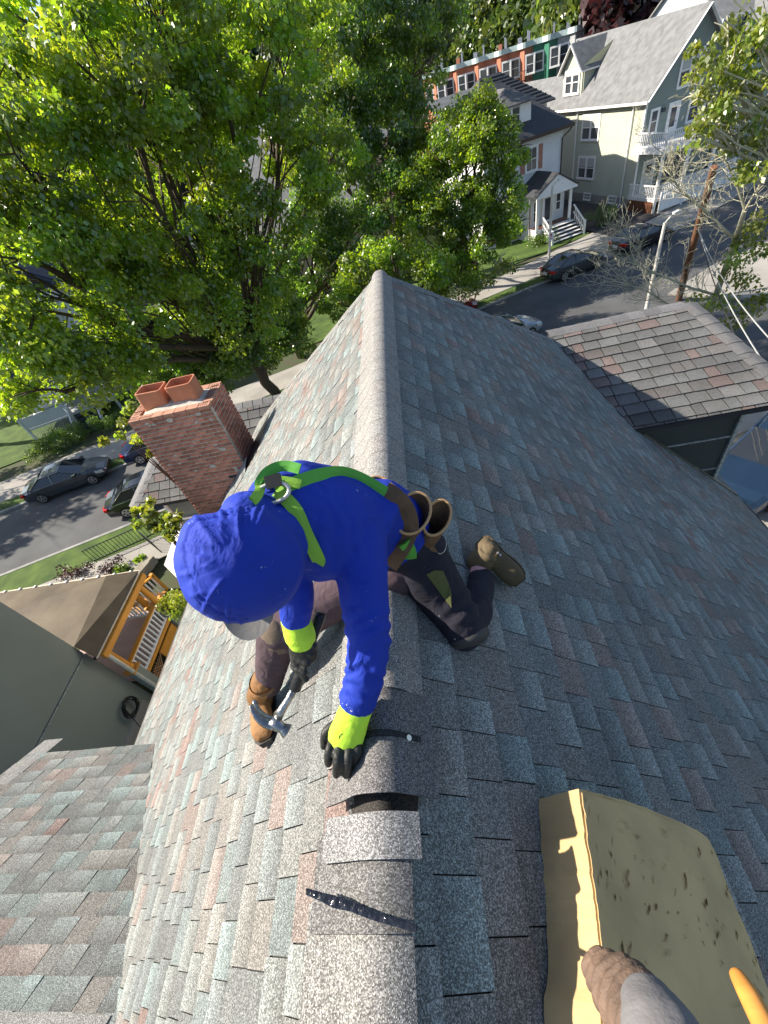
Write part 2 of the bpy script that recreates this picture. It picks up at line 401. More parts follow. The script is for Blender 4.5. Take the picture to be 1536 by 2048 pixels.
def caprun(a, b, nl, nr, w, expo, cols, name='hip_cap'):
    a, b = A(*a), A(*b); L = np.linalg.norm(b-a); d = (b-a)/L; n = int(L/expo)
    for i in range(n):
        s = L-i*expo
        cap(a+d*s, a+d*max(s-expo*1.5, 0), nl, nr, w, cols[i % len(cols)]*random.uniform(.92, 1.08), endlift=.011, lift=.001, soft=.012, seg=1, name=name, sm=False)
# long thin strips on the far hips
hipR = nrm(A(1, 1, -tn)); hipL = nrm(A(-1, 1, -tn)); HD = nrm(A(0, 1, -tn))
AP = G_(RY1, .0)
sR = nrm(DR*1-hipR*(DR @ hipR)); sF = nrm(HD-hipR*(HD @ hipR)); 
caprun(AP, AP+hipR*(D1[0]-RX+.15)/hipR[0], -sR if sR[2] > 0 else sR, sF if sF[2] < 0 else -sF, .13, .6, [A(.19, .195, .195)])
sL2 = nrm(DL-hipL*(DL @ hipL)); sF2 = nrm(HD-hipL*(HD @ hipL))
caprun(AP, AP+hipL*(RX-G1[0]+.1)/(-hipL[0]), sL2, sF2, .13, .6, [A(.21, .21, .2)])
# right wing caps
dnD2 = A(0, -dnD[1], dnD[2])
caprun(D2+A(0, 0, .02), D1+A(.0, 0, .02), dnD, dnD2, .14, .26, [A(.14, .14, .145), A(.155, .155, .16)], 'ridge_cap')
hp = nrm(E2-D2); a1 = nrm(dnD-hp*(dnD @ hp)); a2 = nrm(A(1, 0, -.3)-hp*(A(1, 0, -.3) @ hp))
caprun(D2+A(0, 0, .02), E2+A(0, 0, .02), a1, a2, .14, .26, [A(.15, .15, .15), A(.165, .162, .16)])
# left wing caps
Gd2 = A(0, -Gd[1], Gd[2])
caprun(G2+A(0, 0, .02), G1+A(0, 0, .02), Gd, Gd2, .16, .25, [A(.2, .2, .2), A(.18, .18, .18)], 'ridge_cap')
hp = nrm(G3-G2); a1 = nrm(Gd-hp*(Gd @ hp)); a2 = nrm(A(-1, 0, -.3)-hp*(A(-1, 0, -.3) @ hp))
caprun(G2+A(0, 0, .02), G3+A(0, 0, .02), a1, a2, .14, .9, [A(.22, .22, .22)])
# near left wing: ridge cap and rake strip
dW2 = A(0, -dW[1], dW[2])
caprun(A(xr-.1, yR, zR+.03), A(WX, yR, zR+.03), dW, dW2, .15, .33, [A(.26, .26, .25)], 'ridge_cap')
for s0 in np.arange(0, LW, .33):
    p0 = A(WX, yR, zR)+dW*s0; p1 = p0+dW*.36
    cap(p1+A(.10, 0, .022), p0+A(.10, 0, .018), A(1, 0, -.02)/1.0002, A(-1, 0, -.05)/1.0012, .12, A(.24, .24, .235), soft=.01, lift=.002, endlift=.002, seg=1, name='rake_strip')
# ---- walls under the roof, gutters, dormer cheeks
wl_ = MB()
def wallbox(mb, x0, x1, y0, y1, z0, z1): mb.box(((x0+x1)/2, (y0+y1)/2, (z0+z1)/2), ((x1-x0)/2, 0, 0), (0, (y1-y0)/2, 0), (0, 0, (z1-z0)/2))
xe = RX+SR*math.cos(TH); ze = RZ-SR*math.sin(TH); xeL = RX-SL_*math.cos(TH); zeL = RZ-SL_*math.sin(TH)
wallbox(wl_, xeL+.35, xe-.35, RY0+.4, hipu(SL_)-.4, .02, min(ze, zeL)-.12)
wl_.build('wall', SIDE, house)
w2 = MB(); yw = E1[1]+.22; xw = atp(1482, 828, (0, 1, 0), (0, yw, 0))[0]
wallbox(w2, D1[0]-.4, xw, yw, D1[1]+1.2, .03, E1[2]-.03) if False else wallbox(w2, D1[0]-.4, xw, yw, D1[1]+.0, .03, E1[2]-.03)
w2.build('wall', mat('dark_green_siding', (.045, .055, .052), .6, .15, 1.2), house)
w3 = MB()
for k, zz in enumerate((E1[2]-.62, E1[2]-1.25, E1[2]-1.9)):
    w3.bar((E1[0]-.1, yw-.012, zz), (xw+.01, yw-.012, zz), .022, .018)
w3.bar((xw+.012, yw-.012, .1), (xw+.012, yw-.012, E1[2]-.05), .05, .05, up=(0, 1, 0))
w3.build('siding_joint', mat('weathered_edge', (.35, .36, .33), .7, .4, 20), house)
bw_ = MB(); bw_.poly([atz(x_, y_, 5.2) for x_, y_ in ((328, 1130), (352, 1062), (420, 1030), (450, 1210), (398, 1200))], (0, 0, .5)); bw_.build('bay_roof', TRIMW, house)
bw_ = MB(); bw_.poly([atz(x_, y_, 4.69) for x_, y_ in ((336, 1130), (356, 1070), (420, 1040), (446, 1204), (400, 1192))], (0, 0, 4.6)); bw_.build('bay_wall', TRIMW, house)
# flashing where the wing meets the slope
fl = MB(); a = atp(1283, 866, NR_, RIDGE); b2 = A(xe-.05, a[1], RZ-(xe-.05-RX)*tn)
fl.bar(a+NR_*.015, b2+NR_*.015, .09, .02, up=tuple(NR_)); fl.build('flashing', mat('tarnished_flashing', (.16, .15, .12), .5, .4, 8, metal=.5), house)
w4 = MB(); ywl = G3[1]+.22; xwl = atp(332, 1010, (0, 1, 0), (0, ywl, 0))[0]
wallbox(w4, xwl, xv+.4, ywl, G1[1]+.1, .03, G3[2]-.03); w4.build('wall', mat('sage_siding', (.16, .18, .155), .7, .1, 1.2), house)
w5 = MB(); w5.bar((xwl-.01, ywl-.012, .1), (xwl-.01, ywl-.012, G3[2]-.04), .07, .07, up=(0, 1, 0))
w5.bar((xwl, ywl-.012, G3[2]-.75), (xv+.3, ywl-.012, G3[2]-.75), .05, .06); w5.build('corner_board', TRIMW, house)
gt = MB(); gt.bar((xeL-.02, RY0, zeL-.06), (xeL-.02, hipu(SL_), zeL-.06), .05, .08)
gt.build('gutter', mat('dark_gutter', (.05, .055, .05), .5), house); gt = MB()
gt.bar((xe+.02, RY0, ze-.06), (xe+.02, E1[1], ze-.06), .05, .08); gt.build('gutter', MATS['dark_gutter'], house)
# ================================================================== chimney
chim = thing('brick_chimney', 'red brick chimney with two clay flue pots rising from the roof slope', 'chimney', (-4.25, 6.4, HC-2.95))
BR = mat('red_brick', (.33, .10, .062), .85, .25, 9, bump=.3, bscale=40, objrand=.35, col2=(.47, .21, .145))
BRD = mat('sooty_brick', (.07, .045, .04), .9, .2, 9)
MOR = mat('lime_mortar', (.48, .44, .38), .95, .2, 14, bump=.5, bscale=50)
zT = HC-2.95; CX0, CX1, CY0, CY1 = -5.02, -3.52, 6.04, 6.80
core = MB(); core.box(((CX0+CX1)/2, (CY0+CY1)/2, (zT-.02)/2), ((CX1-CX0)/2-.004, 0, 0), (0, (CY1-CY0)/2-.002, 0), (0, 0, (zT-.02)/2))
core.build('mortar_core', MOR, chim)
nb = 7; bw = (CX1-CX0)/nb; ch = .0785; nbs = 3.5; bd = (CY1-CY0)/nbs
def brickmesh(lx, ly, lz):
    b = MB(); b.box((0, 0, 0), (lx/2, 0, 0), (0, ly/2, 0), (0, 0, lz/2)); me = b.build('tmp', BR, local=True)
    d = me.data; bpy.data.objects.remove(me); 
    return d
full = brickmesh(bw-.019, .10, ch-.025); half = brickmesh(bw/2-.019, .10, ch-.025); sid = brickmesh(.10, bd-.019, ch-.025); sidh = brickmesh(.10, bd/2-.019, ch-.025)
full_d = full.copy(); full_d.materials[0] = BRD
nb_made = 0
def brick(me, x, y, z):
    o = bpy.data.objects.new('brick', me); COL.objects.link(o); o.parent = chim
    o.location = A(x, y, z)-ORG[chim.name]; o.rotation_euler = (random.uniform(-.02, .02), random.uniform(-.015, .015), random.uniform(-.02, .02))
late = MB()
for c in range(60):
    z = zT-ch*(c+.5); off = (c % 2)*.5
    grow = .03 if c < 1 else (.0)
    for i in range(nb+1):
        xa = CX0+(i-off)*bw; xb = xa+bw; xa, xb = max(xa, CX0), min(xb, CX1)
        if xb-xa < .05: continue
        isf = xb-xa > bw*.8; y = CY0+.040+random.uniform(-.004, .004)
        # roof surface covers lower right bricks
        if z < RZ-(RX-xb)*tn-.35 and xa > -4.3: continue
        if nb_made < 215:
            brick((full_d if (c > 14 and random.random() < .2 and i > 4) else full) if isf else half, (xa+xb)/2, y, z); nb_made += 1
        else: late.box(((xa+xb)/2, y, z), ((xb-xa-.014)/2, 0, 0), (0, .05, 0), (0, 0, (ch-.025)/2))
    for i in range(5):
        ya = CY0+.04+(i-off)*bd; yb = ya+bd; ya, yb = max(ya, CY0+.09), min(yb, CY1)
        if yb-ya < .05 or z < RZ-(RX-CX1)*tn-.3: continue
        if c < 17 and i < 5: brick(sid if yb-ya > bd*.75 else sidh, CX1-.042+random.uniform(-.004, .004), (ya+yb)/2, z)
    for i in range(4):
        late.box((CX0+.045, CY0+.16+i*bd*.9, z), (.05, 0, 0), (0, bd*.4, 0), (0, 0, (ch-.025)/2))
if late.n: tag(late.build('bricks', BR, chim), kind='stuff')
sm_ = MB(); rs_ = random.Random(4)
for i in range(22):
    x = rs_.uniform(CX0+.1, CX1-.1); z = zT-rs_.random()**1.3*1.7; r0 = rs_.uniform(.02, .07)
    R_ = [[A(x+math.cos(a_)*r0*f_*(1+.4*mnoise.noise(Vector((a_, i, f_)))), CY0-.011-.006*(1-f_), z+math.sin(a_)*r0*.6*f_) for a_ in np.linspace(0, 2*math.pi, 11)[:-1]] for f_ in (1, .6, .1)]
    sm_.grid(R_, close=True); sm_.add(R_[-1], [tuple(range(10))])
tag(sm_.build('mortar_smears', MOR, chim, smooth=True), kind='stuff')
# top ring of cored bricks, wash and flues
tr = MB()
for i in range(7):
    tr.box((CX0+(i+.5)*bw, CY0+.06, zT+.018), (bw/2-.006, 0, 0), (0, .075, 0), (0, 0, .03))
    tr.box((CX0+(i+.5)*bw, CY1-.06, zT+.018), (bw/2-.006, 0, 0), (0, .075, 0), (0, 0, .03))
for x in (CX0+.07, CX1-.07):
    for j in range(3): tr.box((x, CY0+.2+j*.19, zT+.018), (.085, 0, 0), (0, .085, 0), (0, 0, .03))
BT = mat('pale_brick_top', (.42, .22, .15), .9, .2, 10)
tr.build('top_course', BT, chim)
hol = MB()
for (xa, xb, ya, yb) in ((CX0+.03, CX0+.42, CY0+.03, CY0+.1), (CX1-.2, CX1-.03, CY0+.03, CY0+.13), (CX1-.15, CX1-.03, CY0+.2, CY1-.05), (CX0+.03, CX0+.14, CY0+.2, CY1-.1)):
    for x in np.arange(xa, xb, .036):
        for y_ in np.arange(ya, yb, .036): hol.tube([(x, y_, zT+.040), (x, y_, zT+.0505)], .011, 6)
tag(hol.build('core_hole', mat('core_hole_dark', (.03, .015, .01), 1), chim), kind='stuff')
ws = MB(); P = []
for i in range(9):
    row = []
    for j in range(15):
        fx, fy = j/14, i/8; e = min(fx, 1-fx, fy, 1-fy)
        row.append(A(CX0+.2+fx*(CX1-CX0-.36), CY0+.09+fy*(CY1-CY0-.18), zT+.03+.06*min(1, e*3.2)+.012*mnoise.noise(Vector((fx*9, fy*7, 1)))))
    P.append(row)
ws.grid(P); ws.build('mortar_wash', MOR, chim, smooth=True)
CLAY = mat('terracotta', (.44, .17, .09), .8, .2, 4, bump=.2, bscale=30, col2=(.52, .23, .13))
def flue(cx, cy, rz, lean):
    b = MB(); w, d, h, t = .235, .165, .29, .022
    def ring(a, b_, r, z):
        out = []
        for qx, qy, a0 in ((1, 1, 0), (-1, 1, 90), (-1, -1, 180), (1, -1, 270)):
            for k in range(4):
                an = math.radians(a0+k*30); out.append((qx*(a-r)+r*math.cos(an), qy*(b_-r)+r*math.sin(an), z))
        return out
    R = [ring(w, d, .05, -.05), ring(w*1.0, d*1.0, .05, h), ring(w-.004, d-.004, .05, h+.006), ring(w-t, d-t, .04, h+.006), ring(w-t, d-t, .04, h-.32)]
    rot = Matrix.Rotation(rz, 3, 'Z') @ Matrix.Rotation(lean[0], 3, 'X') @ Matrix.Rotation(lean[1], 3, 'Y')
    R = [[A(*(rot @ Vector(p)))+A(cx, cy, zT+.06) for p in r] for r in R]
    b.grid(R, close=True); b.add(R[-1], [tuple(range(16))])
    o = b.build('flue_pot', CLAY, chim)
    o.data.polygons.foreach_set('use_smooth', [False]*len(o.data.polygons)); return o
flue(-4.58, 6.46, 0, (0, .03)); flue(-4.02, 6.47, 0, (.02, .0))
TARM = mat('roof_tar', (.015, .015, .017), .35, .3, 12, bump=.5, bscale=18)
tb = MB(); P = []
for i in range(7):                          # tarred cement skirt on the slope beside the stack
    row = []
    for j in range(9):
        fx, fy = i/6, j/8; x = CX1-.25+fx*.75; y_ = CY0-.30+fy*1.3
        zz = RZ-(RX-x)*tn; e = min(fx, 1-fx, fy, 1-fy)
        row.append(A(x, y_, zz+.012+.05*min(1, e*4)*(1-fx)+.01*mnoise.noise(Vector((x*8, y_*8, 0)))))
    P.append(row)
tb.grid(P); tb.build('tar_flashing', TARM, chim, smooth=True)
cs = MB(); P = []
for i in range(6):
    row = []
    for j in range(8):
        fx, fy = i/5, j/7; x = -4.35+fx*.95; y_ = CY0-.36+fy*.36
        zz = RZ-(RX-x)*tn; row.append(A(x, y_, zz+.02+.16*fy*(.6+.4*mnoise.noise(Vector((x*6, y_*6, 3))))))
    P.append(row)
cs.grid(P); cs.build('cement_fillet', mat('smeared_cement', (.17, .18, .18), .9, .5, 7, bump=.6, bscale=30), chim, smooth=True)
# ================================================================== ground, street, pavements
ASPH = mat('asphalt', (.085, .088, .092), .9, .2, .6, bump=.2, bscale=60, detail=8)
CONC = mat('pavement_concrete', (.30, .285, .26), .9, .15, .7, bump=.15, bscale=30, detail=8)
KERB = mat('kerb_granite', (.26, .26, .25), .85, .2, 3)
GRASS = mat('lawn_grass', (.035, .07, .012), .95, .4, 1.1, bump=.8, bscale=25, detail=8, col2=(.085, .14, .022))
SOIL = mat('yard_soil', (.07, .06, .04), .95, .3, 1.5, detail=8, col2=(.05, .08, .025))
gm = MB(); P = []
def gz(x, y):
    v = -math.sin(AL)*x+math.cos(AL)*y; u = math.cos(AL)*x+math.sin(AL)*y
    h = max(0, v-62)*.10+max(0, v-110)*.10+max(0, u-70)*max(0, min(1, (v-20)/60))*.05
    h = min(h, 34+6*math.sin(u*.02))
    return h
xs = np.concatenate([np.linspace(-900, -120, 8), np.linspace(-100, 160, 53), np.linspace(190, 1200, 10)])
ys = np.concatenate([np.linspace(-400, -40, 6), np.linspace(-30, 200, 47), np.linspace(230, 1600, 12)])
for y in ys: P.append([A(x, y, gz(x, y)-.02) for x in xs])
gm.grid(np.array(P)); tag(gm.build('ground', SOIL, None, org=(0, 0, 0), smooth=True), kind='structure')
far = [(-70, 23.5), (-26, 24.4), (-10, 24.6), (0, 25.6), (10, 27.4), (18, 28.1), (26, 28.3), (32, 28.9), (38, 30.6), (60, 37), (110, 52)]
near = [(-70, 17.4), (-26, 18.3), (-10, 18.5), (0, 19.3), (8, 20.6), (13, 20.9), (15.5, 20.2), (17.2, 17.5), (18.0, 12), (18.5, -20)]
farv = lambda u: float(np.interp(u, [a for a, _ in far], [b for _, b in far]))
nearv = lambda u: float(np.interp(u, [a for a, _ in near[:6]], [b for _, b in near[:6]]))
def strip(f0, f1, us, z, m_, name, kind='structure', th=0):
    b = MB()
    for a, c in zip(us[:-1], us[1:]):
        pts = [uv(a, f0(a), z), uv(c, f0(c), z), uv(c, f1(c), z), uv(a, f1(a), z)]
        b.poly(pts, (0, 0, th) if th else None)
    return tag(b.build(name, m_, None, org=(0, 0, 0)), kind=kind)
# road: main street, widening to a crossing on the right
rd = MB()
us = list(np.linspace(-70, 13, 30))
for a, c in zip(us[:-1], us[1:]): rd.poly([uv(a, nearv(a), .004), uv(c, nearv(c), .004), uv(c, farv(c), .004), uv(a, farv(a), .004)])
rd.poly([uv(13, 20.9, .004), uv(15.5, 20.2, .004), uv(16.6, 18.8, .004), uv(17.2, 17.5, .004), uv(18, 12, .004), uv(18.5, -20, .004), uv(110, -20, .004), uv(110, 52, .004), uv(60, 37, .004), uv(38, 30.6, .004), uv(32, 28.9, .004), uv(26, 28.3, .004), uv(18, 28.1, .004), uv(13, farv(13), .004)])
tag(rd.build('road', ASPH, None, org=(0, 0, 0)), kind='structure')
usA = list(np.linspace(-70, 60, 88))
strip(farv, lambda u: farv(u)+.16, usA, .12, KERB, 'far_kerb', th=.2)
strip(lambda u: farv(u)+.16, lambda u: farv(u)+1.15, [u for u in usA if u < 20], .10, GRASS, 'far_verge', th=.15)
# pavement slabs, individually where they can be told apart
fp = MB(); fp.poly([uv(-70, 24.6, .06), uv(-26, 25.4, .06), uv(0, 26.7, .06), uv(18, 29.2, .06), uv(60, 38.1, .06), uv(60, 41, .06), uv(18, 32, .06), uv(0, 29.6, .06), uv(-26, 28.3, .06), uv(-70, 27.4, .06)], (0, 0, .06))
pav = tag(fp.build('far_pavement', CONC, None, org=(0, 0, 0)), kind='structure')
sl_u = list(np.arange(-40, 46, 1.35))
for a in sl_u:
    b = MB(); c = a+1.345; w0 = 1.2 if not (a > 22) else .16; w1 = 3.3
    b.poly([uv(a, farv(a)+w0, .125), uv(c, farv(c)+w0, .125), uv(c, farv(c)+w1, .125), uv(a, farv(a)+w1, .125)], (0, 0, .055)); b.build('slab', CONC, pav)
np_ = MB(); np_.poly([uv(-70, 14.2, .06), uv(12, 15.8, .06), uv(12, 18.4, .06), uv(0, 16.8, .06), uv(-70, 16.0, .06)], (0, 0, .05))
npav = tag(np_.build('near_pavement', CONC, None, org=(0, 0, 0)), kind='structure')
strip(lambda u: nearv(u)-.16, nearv, [u for u in usA if u <= 12.6], .12, KERB, 'near_kerb', th=.2)
strip(lambda u: nearv(u)-1.95, lambda u: nearv(u)-.16, [u for u in usA if u <= 9], .10, GRASS, 'near_verge', th=.12)
for a in np.arange(-32, 10, 1.6):
    b = MB(); c = a+1.59; b.poly([uv(a, nearv(a)-3.6, .115), uv(c, nearv(c)-3.6, .115), uv(c, nearv(c)-2.0, .115), uv(a, nearv(a)-2.0, .115)], (0, 0, .05)); b.build('slab', CONC, npav)
# corner pavement island by the crossing
ci = MB(); ci.poly([uv(12.6, 20.7, .12), uv(12.6, 9, .12), uv(17.6, 9, .12), uv(17.4, 13, .12), uv(17.0, 17.2, .12), uv(16.3, 18.6, .12), uv(15.2, 19.8, .12)][::-1], (0, 0, .12))
tag(ci.build('corner_pavement', CONC, None, org=(0, 0, 0)), kind='structure')
# far side crossing pavement and crosswalk island seen under the trees
ri = MB(); ri.poly([uv(22.5, 20.5, .12), uv(24, 17.5, .12), uv(30, 12, .12), uv(60, 4, .12), uv(60, 26, .12), uv(36, 22.3, .12), uv(27, 21.8, .12)], (0, 0, .12))
tag(ri.build('side_pavement', CONC, None, org=(0, 0, 0)), kind='structure')
dr = MB(); dr.poly([uv(27.6, 31.5, .13), uv(33.0, 32.6, .13), uv(33.0, 46, .13), uv(28.4, 46, .13)]); tag(dr.build('driveway', mat('driveway_asphalt', (.05, .045, .045), .9, .2, 1), None, org=(0, 0, 0)), kind='structure')
lw = MB(); lw.poly([uv(-60, 28.3, .05), uv(27.4, 34, .05), uv(27.4, 50, .05), uv(-60, 50, .05)]); tag(lw.build('front_lawn', GRASS, None, org=(0, 0, 0)), kind='structure')
yd = MB(); yd.poly([(-10.4, -8, .02), (-4, -8, .02), (-4, 15, .02), (-10.4, 13, .02)]); tag(yd.build('yard_path', CONC, None, org=(0, 0, 0)), kind='structure')
sd = MB(); sd.poly([(4.9, -10, .03), (18, -10, .03), (18, 15, .03), (4.9, 15, .03)]); tag(sd.build('side_drive', mat('side_drive_concrete', (.28, .26, .23), .9, .2, .8), None, org=(0, 0, 0)), kind='structure')
# dirt paths on the far lawn at the left
for a in (-29.2, -27.2):
    b = MB(); b.poly([uv(a, 28.2, .06), uv(a+.75, 28.2, .06), uv(a+.75, 40, .06), uv(a, 40, .06)]); tag(b.build('path', CONC, None, org=(0, 0, 0)), kind='structure')
# ================================================================== building kit in the street frame (u along street, v away)
def clap(name, col, pitch=.12, var=.06):
    mt = mat(name, col, .65, var, .8); N, L = mt.node_tree.nodes, mt.node_tree.links; b = N['Principled BSDF']
    ge = N.new('ShaderNodeNewGeometry'); sx = N.new('ShaderNodeSeparateXYZ'); L.new(ge.outputs['Position'], sx.inputs[0])
    m1 = N.new('ShaderNodeMath'); m1.operation = 'DIVIDE'; m1.inputs[1].default_value = pitch; L.new(sx.outputs[2], m1.inputs[0])
    m2 = N.new('ShaderNodeMath'); m2.operation = 'FRACT'; L.new(m1.outputs[0], m2.inputs[0])
    m3 = N.new('ShaderNodeMath'); m3.operation = 'SUBTRACT'; m3.inputs[0].default_value = 1; L.new(m2.outputs[0], m3.inputs[1])
    bp = N.new('ShaderNodeBump'); bp.inputs['Strength'].default_value = 1; bp.inputs['Distance'].default_value = .03
    L.new(m3.outputs[0], bp.inputs['Height']); L.new(bp.outputs[0], b.inputs['Normal']); return mt
GLASS = mat('window_glass', (.05, .06, .07), .08, .3, .6, spec=.9)
CURT = mat('net_curtain', (.42, .42, .40), .8, .1, 6)
WHITE = mat('white_paint', (.76, .76, .75), .5, .04, 3)
def frame3(o, ux, uy): return lambda a, b, c=0: o+ux*a+uy*b+np.cross(ux, uy)*c   # local wall frame, c = outwards
def window(F, w, h, parent, sashes=1, curtain=.0, surround=.12, shutters=None, muntin=False, name='window', fm=None):
    """F maps (x across, z up, out) with origin at window lower-left."""
    fm = fm or WHITE; b = MB()
    def bx(x0, x1, z0, z1, c0, c1): b.hexa([F(x0, z0, c0), F(x1, z0, c0), F(x1, z1, c0), F(x0, z1, c0), F(x0, z0, c1), F(x1, z0, c1), F(x1, z1, c1), F(x0, z1, c1)])
    s = surround
    bx(-s, 0, -s, h+s, .0, .06); bx(w, w+s, -s, h+s, .0, .06); bx(0, w, h, h+s, .0, .06); bx(-s*1.2, w+s*1.2, -s, 0, .0, .10)
    n = sashes; sw = w/n
    for i in range(1, n): bx(i*sw-.06, i*sw+.06, 0, h, .0, .055)
    fr = b.build(name, fm, parent)
    for i in range(n):
        x0, x1 = i*sw+(.06 if i else 0), (i+1)*sw-(.06 if i < n-1 else 0)
        for z0, z1, c in ((0, h/2, .01), (h/2, h, .025)):
            g = MB(); g.add([F(x0, z0, c), F(x1, z0, c), F(x1, z1, c), F(x0, z1, c)], [(0, 1, 2, 3)]); g.build('pane', GLASS, fr)
        r = MB()
        def rb(x0_, x1_, z0_, z1_, c0, c1, q=r): q.hexa([F(x0_, z0_, c0), F(x1_, z0_, c0), F(x1_, z1_, c0), F(x0_, z1_, c0), F(x0_, z0_, c1), F(x1_, z0_, c1), F(x1_, z1_, c1), F(x0_, z1_, c1)])
        rb(x0, x1, h/2-.03, h/2+.03, .02, .045); rb(x0, x0+.05, 0, h, .02, .045); rb(x1-.05, x1, 0, h, .02, .045); rb(x0+.05, x1-.05, 0, .05, .02, .045); rb(x0+.05, x1-.05, h-.05, h, .03, .045)
        if muntin: rb((x0+x1)/2-.015, (x0+x1)/2+.015, .05, h-.05, .022, .04)
        r.build('sash', fm, fr)
        if curtain:
            g = MB(); z0 = h*(1-curtain); g.add([F(x0+.05, z0, .027), F(x1-.05, z0, .027), F(x1-.05, h-.05, .027), F(x0+.05, h-.05, .027)], [(0, 1, 2, 3)]); g.build('curtain', CURT, fr)
    if shutters:
        for x0 in (-s-.42, w+s):
            g = MB(); q = b; g.hexa([F(x0, -.05, .0), F(x0+.42, -.05, .0), F(x0+.42, h+.05, .0), F(x0, h+.05, .0), F(x0, -.05, .05), F(x0+.42, -.05, .05), F(x0+.42, h+.05, .05), F(x0, h+.05, .05)])
            g.build('shutter', shutters, parent)
    return fr
def roofmat(name, col, pitch=.14, sc=3.):
    mt = mat(name, col, .9, .22, sc, bump=.5, bscale=12, detail=6); return mt
def wallpoly(mb, pts, t): mb.poly(pts, t)
# ------------------------------------------------------------------ beige house
BG = clap('cream_clapboard', (.40, .42, .335)); BG2 = mat('slate_blue_gable', (.19, .235, .22), .7, .06, 1)
RF = roofmat('grey_asphalt_roof', (.16, .165, .17), sc=2.2)
bh = thing('clapboard_house', 'tall cream clapboard house with steep grey roof and white two level front porches', 'house', tuple(uv(37, 43)))
U0, U1, VF, VB, ZE, ZR = 33.2, 40.4, 36.3, 49.6, 7.5, 11.35; UM = 36.8
b = MB(); b.poly([uv(U0, VF, .0), uv(U0, VB, .0), uv(U0, VB, ZE), uv(U0, VF, ZE)], eu*-.2); b.poly([uv(U0+.2, VB, 0), uv(U1, VB, 0), uv(U1, VB, ZE), uv(UM, VB, ZR-.1), uv(U0+.2, VB, ZE)], ev*.2)
b.build('wall', BG, bh)
b = MB(); b.poly([uv(U0, VF-.002, .0), uv(U0, VF-.002, ZE), uv(UM, VF-.002, ZR-.12), uv(U1, VF-.002, ZE), uv(U1, VF-.002, 0)][::-1], ev*-.15); b.build('gable_wall', BG2, bh)
b = MB(); b.poly([uv(U1, VF, 0), uv(U1, VB, 0), uv(U1, VB, ZE), uv(U1, VF, ZE)][::-1], eu*.1); b.build('wall', BG2, bh)
b = MB(); b.box(uv((U0+U1)/2, (VF+VB)/2, .38), eu*((U1-U0)/2+.03), ev*((VB-VF)/2+.03), (0, 0, .40)); b.build('foundation', mat('foundation_stone', (.27, .27, .24), .9, .1, 2), bh)
ov = .45; sl_ = (ZR-ZE)/(UM-U0)
b = MB()
for sgn, ue in ((-1, U0), (1, U1)):
    e = uv(ue+sgn*ov, 0, ZE-ov*sl_)
    pts = [uv(UM, VF-.5, ZR), uv(ue+sgn*ov, VF-.5, ZE-ov*sl_+.12), uv(ue+sgn*ov, VB+.3, ZE-ov*sl_+.12), uv(UM, VB+.3, ZR)]
    b.poly(pts if sgn < 0 else pts[::-1], (0, 0, .10))
b.build('roof', RF, bh)
b = MB()
for sgn, ue in ((-1, U0), (1, U1)):
    b.bar(uv(UM, VF-.52, ZR-.08), uv(ue+sgn*ov, VF-.52, ZE-ov*sl_+.02), .05, .26, up=tuple(ev))
    b.bar(uv(ue+sgn*ov, VF-.5, ZE-ov*sl_+.0), uv(ue+sgn*ov, VB+.3, ZE-ov*sl_+.0), .13, .16)
    b.bar(uv(ue+sgn*.02, VF, ZE-.32), uv(ue+sgn*.02, VB, ZE-.32), .06, .3)
b.bar(uv(U0-.02, VF-.0, .8), uv(U0-.02, VF, ZE-.2), .12, .12)
b.build('trim', WHITE, bh)
for v_ in (37.58, 44.5):
    b = MB(); b.tube([uv(U0-.42, v_, ZE-.4), uv(U0-.1, v_, ZE-.75), uv(U0-.1, v_, .25), uv(U0-.3, v_, .12)], .055, 8); b.build('downspout', WHITE, bh)
FL = lambda v, z: (lambda a, b_, c=0: uv(U0-c, v-a, z+b_))      # looking at the left wall, x runs towards the street
window(FL(43.7, 4.85), 2.2, 1.65, bh, 2, curtain=.5); window(FL(43.8, 2.0), 2.2, 1.55, bh, 2, curtain=.45)
for v_ in (42.4, 38.9): window(FL(v_+.2, .32), .9, .5, bh, 1, surround=.07, muntin=True)
FG = lambda u, z: (lambda a, b_, c=0: uv(u+a, VF-c-.002, z+b_))
window(FG(35.75, 7.25), 1.8, 1.75, bh, 2, curtain=.55); window(FG(33.75, 5.0), .6, 1.35, bh, 1)
window(FG(37.3, 4.9), .95, 1.7, bh, 1, curtain=.3); window(FG(38.8, 4.9), .8, 1.6, bh, 1)
def door(F, w, h, parent, pm, glass=(.15, .8, .4, .9), name='door'):
    b = MB()
    def bx(x0, x1, z0, z1, c0, c1, q=b): q.hexa([F(x0, z0, c0), F(x1, z0, c0), F(x1, z1, c0), F(x0, z1, c0), F(x0, z0, c1), F(x1, z0, c1), F(x1, z1, c1), F(x0, z1, c1)])
    bx(0, w, 0, h, .0, .035); d = b.build(name, pm, parent)
    f = MB(); bx(-.12, 0, 0, h+.12, 0, .06, f); bx(w, w+.12, 0, h+.12, 0, .06, f); bx(0, w, h, h+.12, 0, .06, f); f.build('door_frame', WHITE, parent)
    g = MB(); x0, x1, z0, z1 = glass; g.add([F(w*x0, h*z0, .038), F(w*x1, h*z0, .038), F(w*x1, h*z1, .038), F(w*x0, h*z1, .038)], [(0, 1, 2, 3)]); g.build('pane', GLASS, d)
    k = MB(); k.box(F(w*.92, h*.45, .06), (.02, 0, 0), (0, .02, 0), (0, 0, .05)); k.build('handle', GLASS, d); return d
door(FG(35.4, 4.35), .85, 2.0, bh, WHITE, (.2, .8, .3, .9)); door(FG(33.9, 1.0), .95, 2.1, bh, mat('grey_door', (.5, .5, .47), .5), (.2, .8, .65, .9))
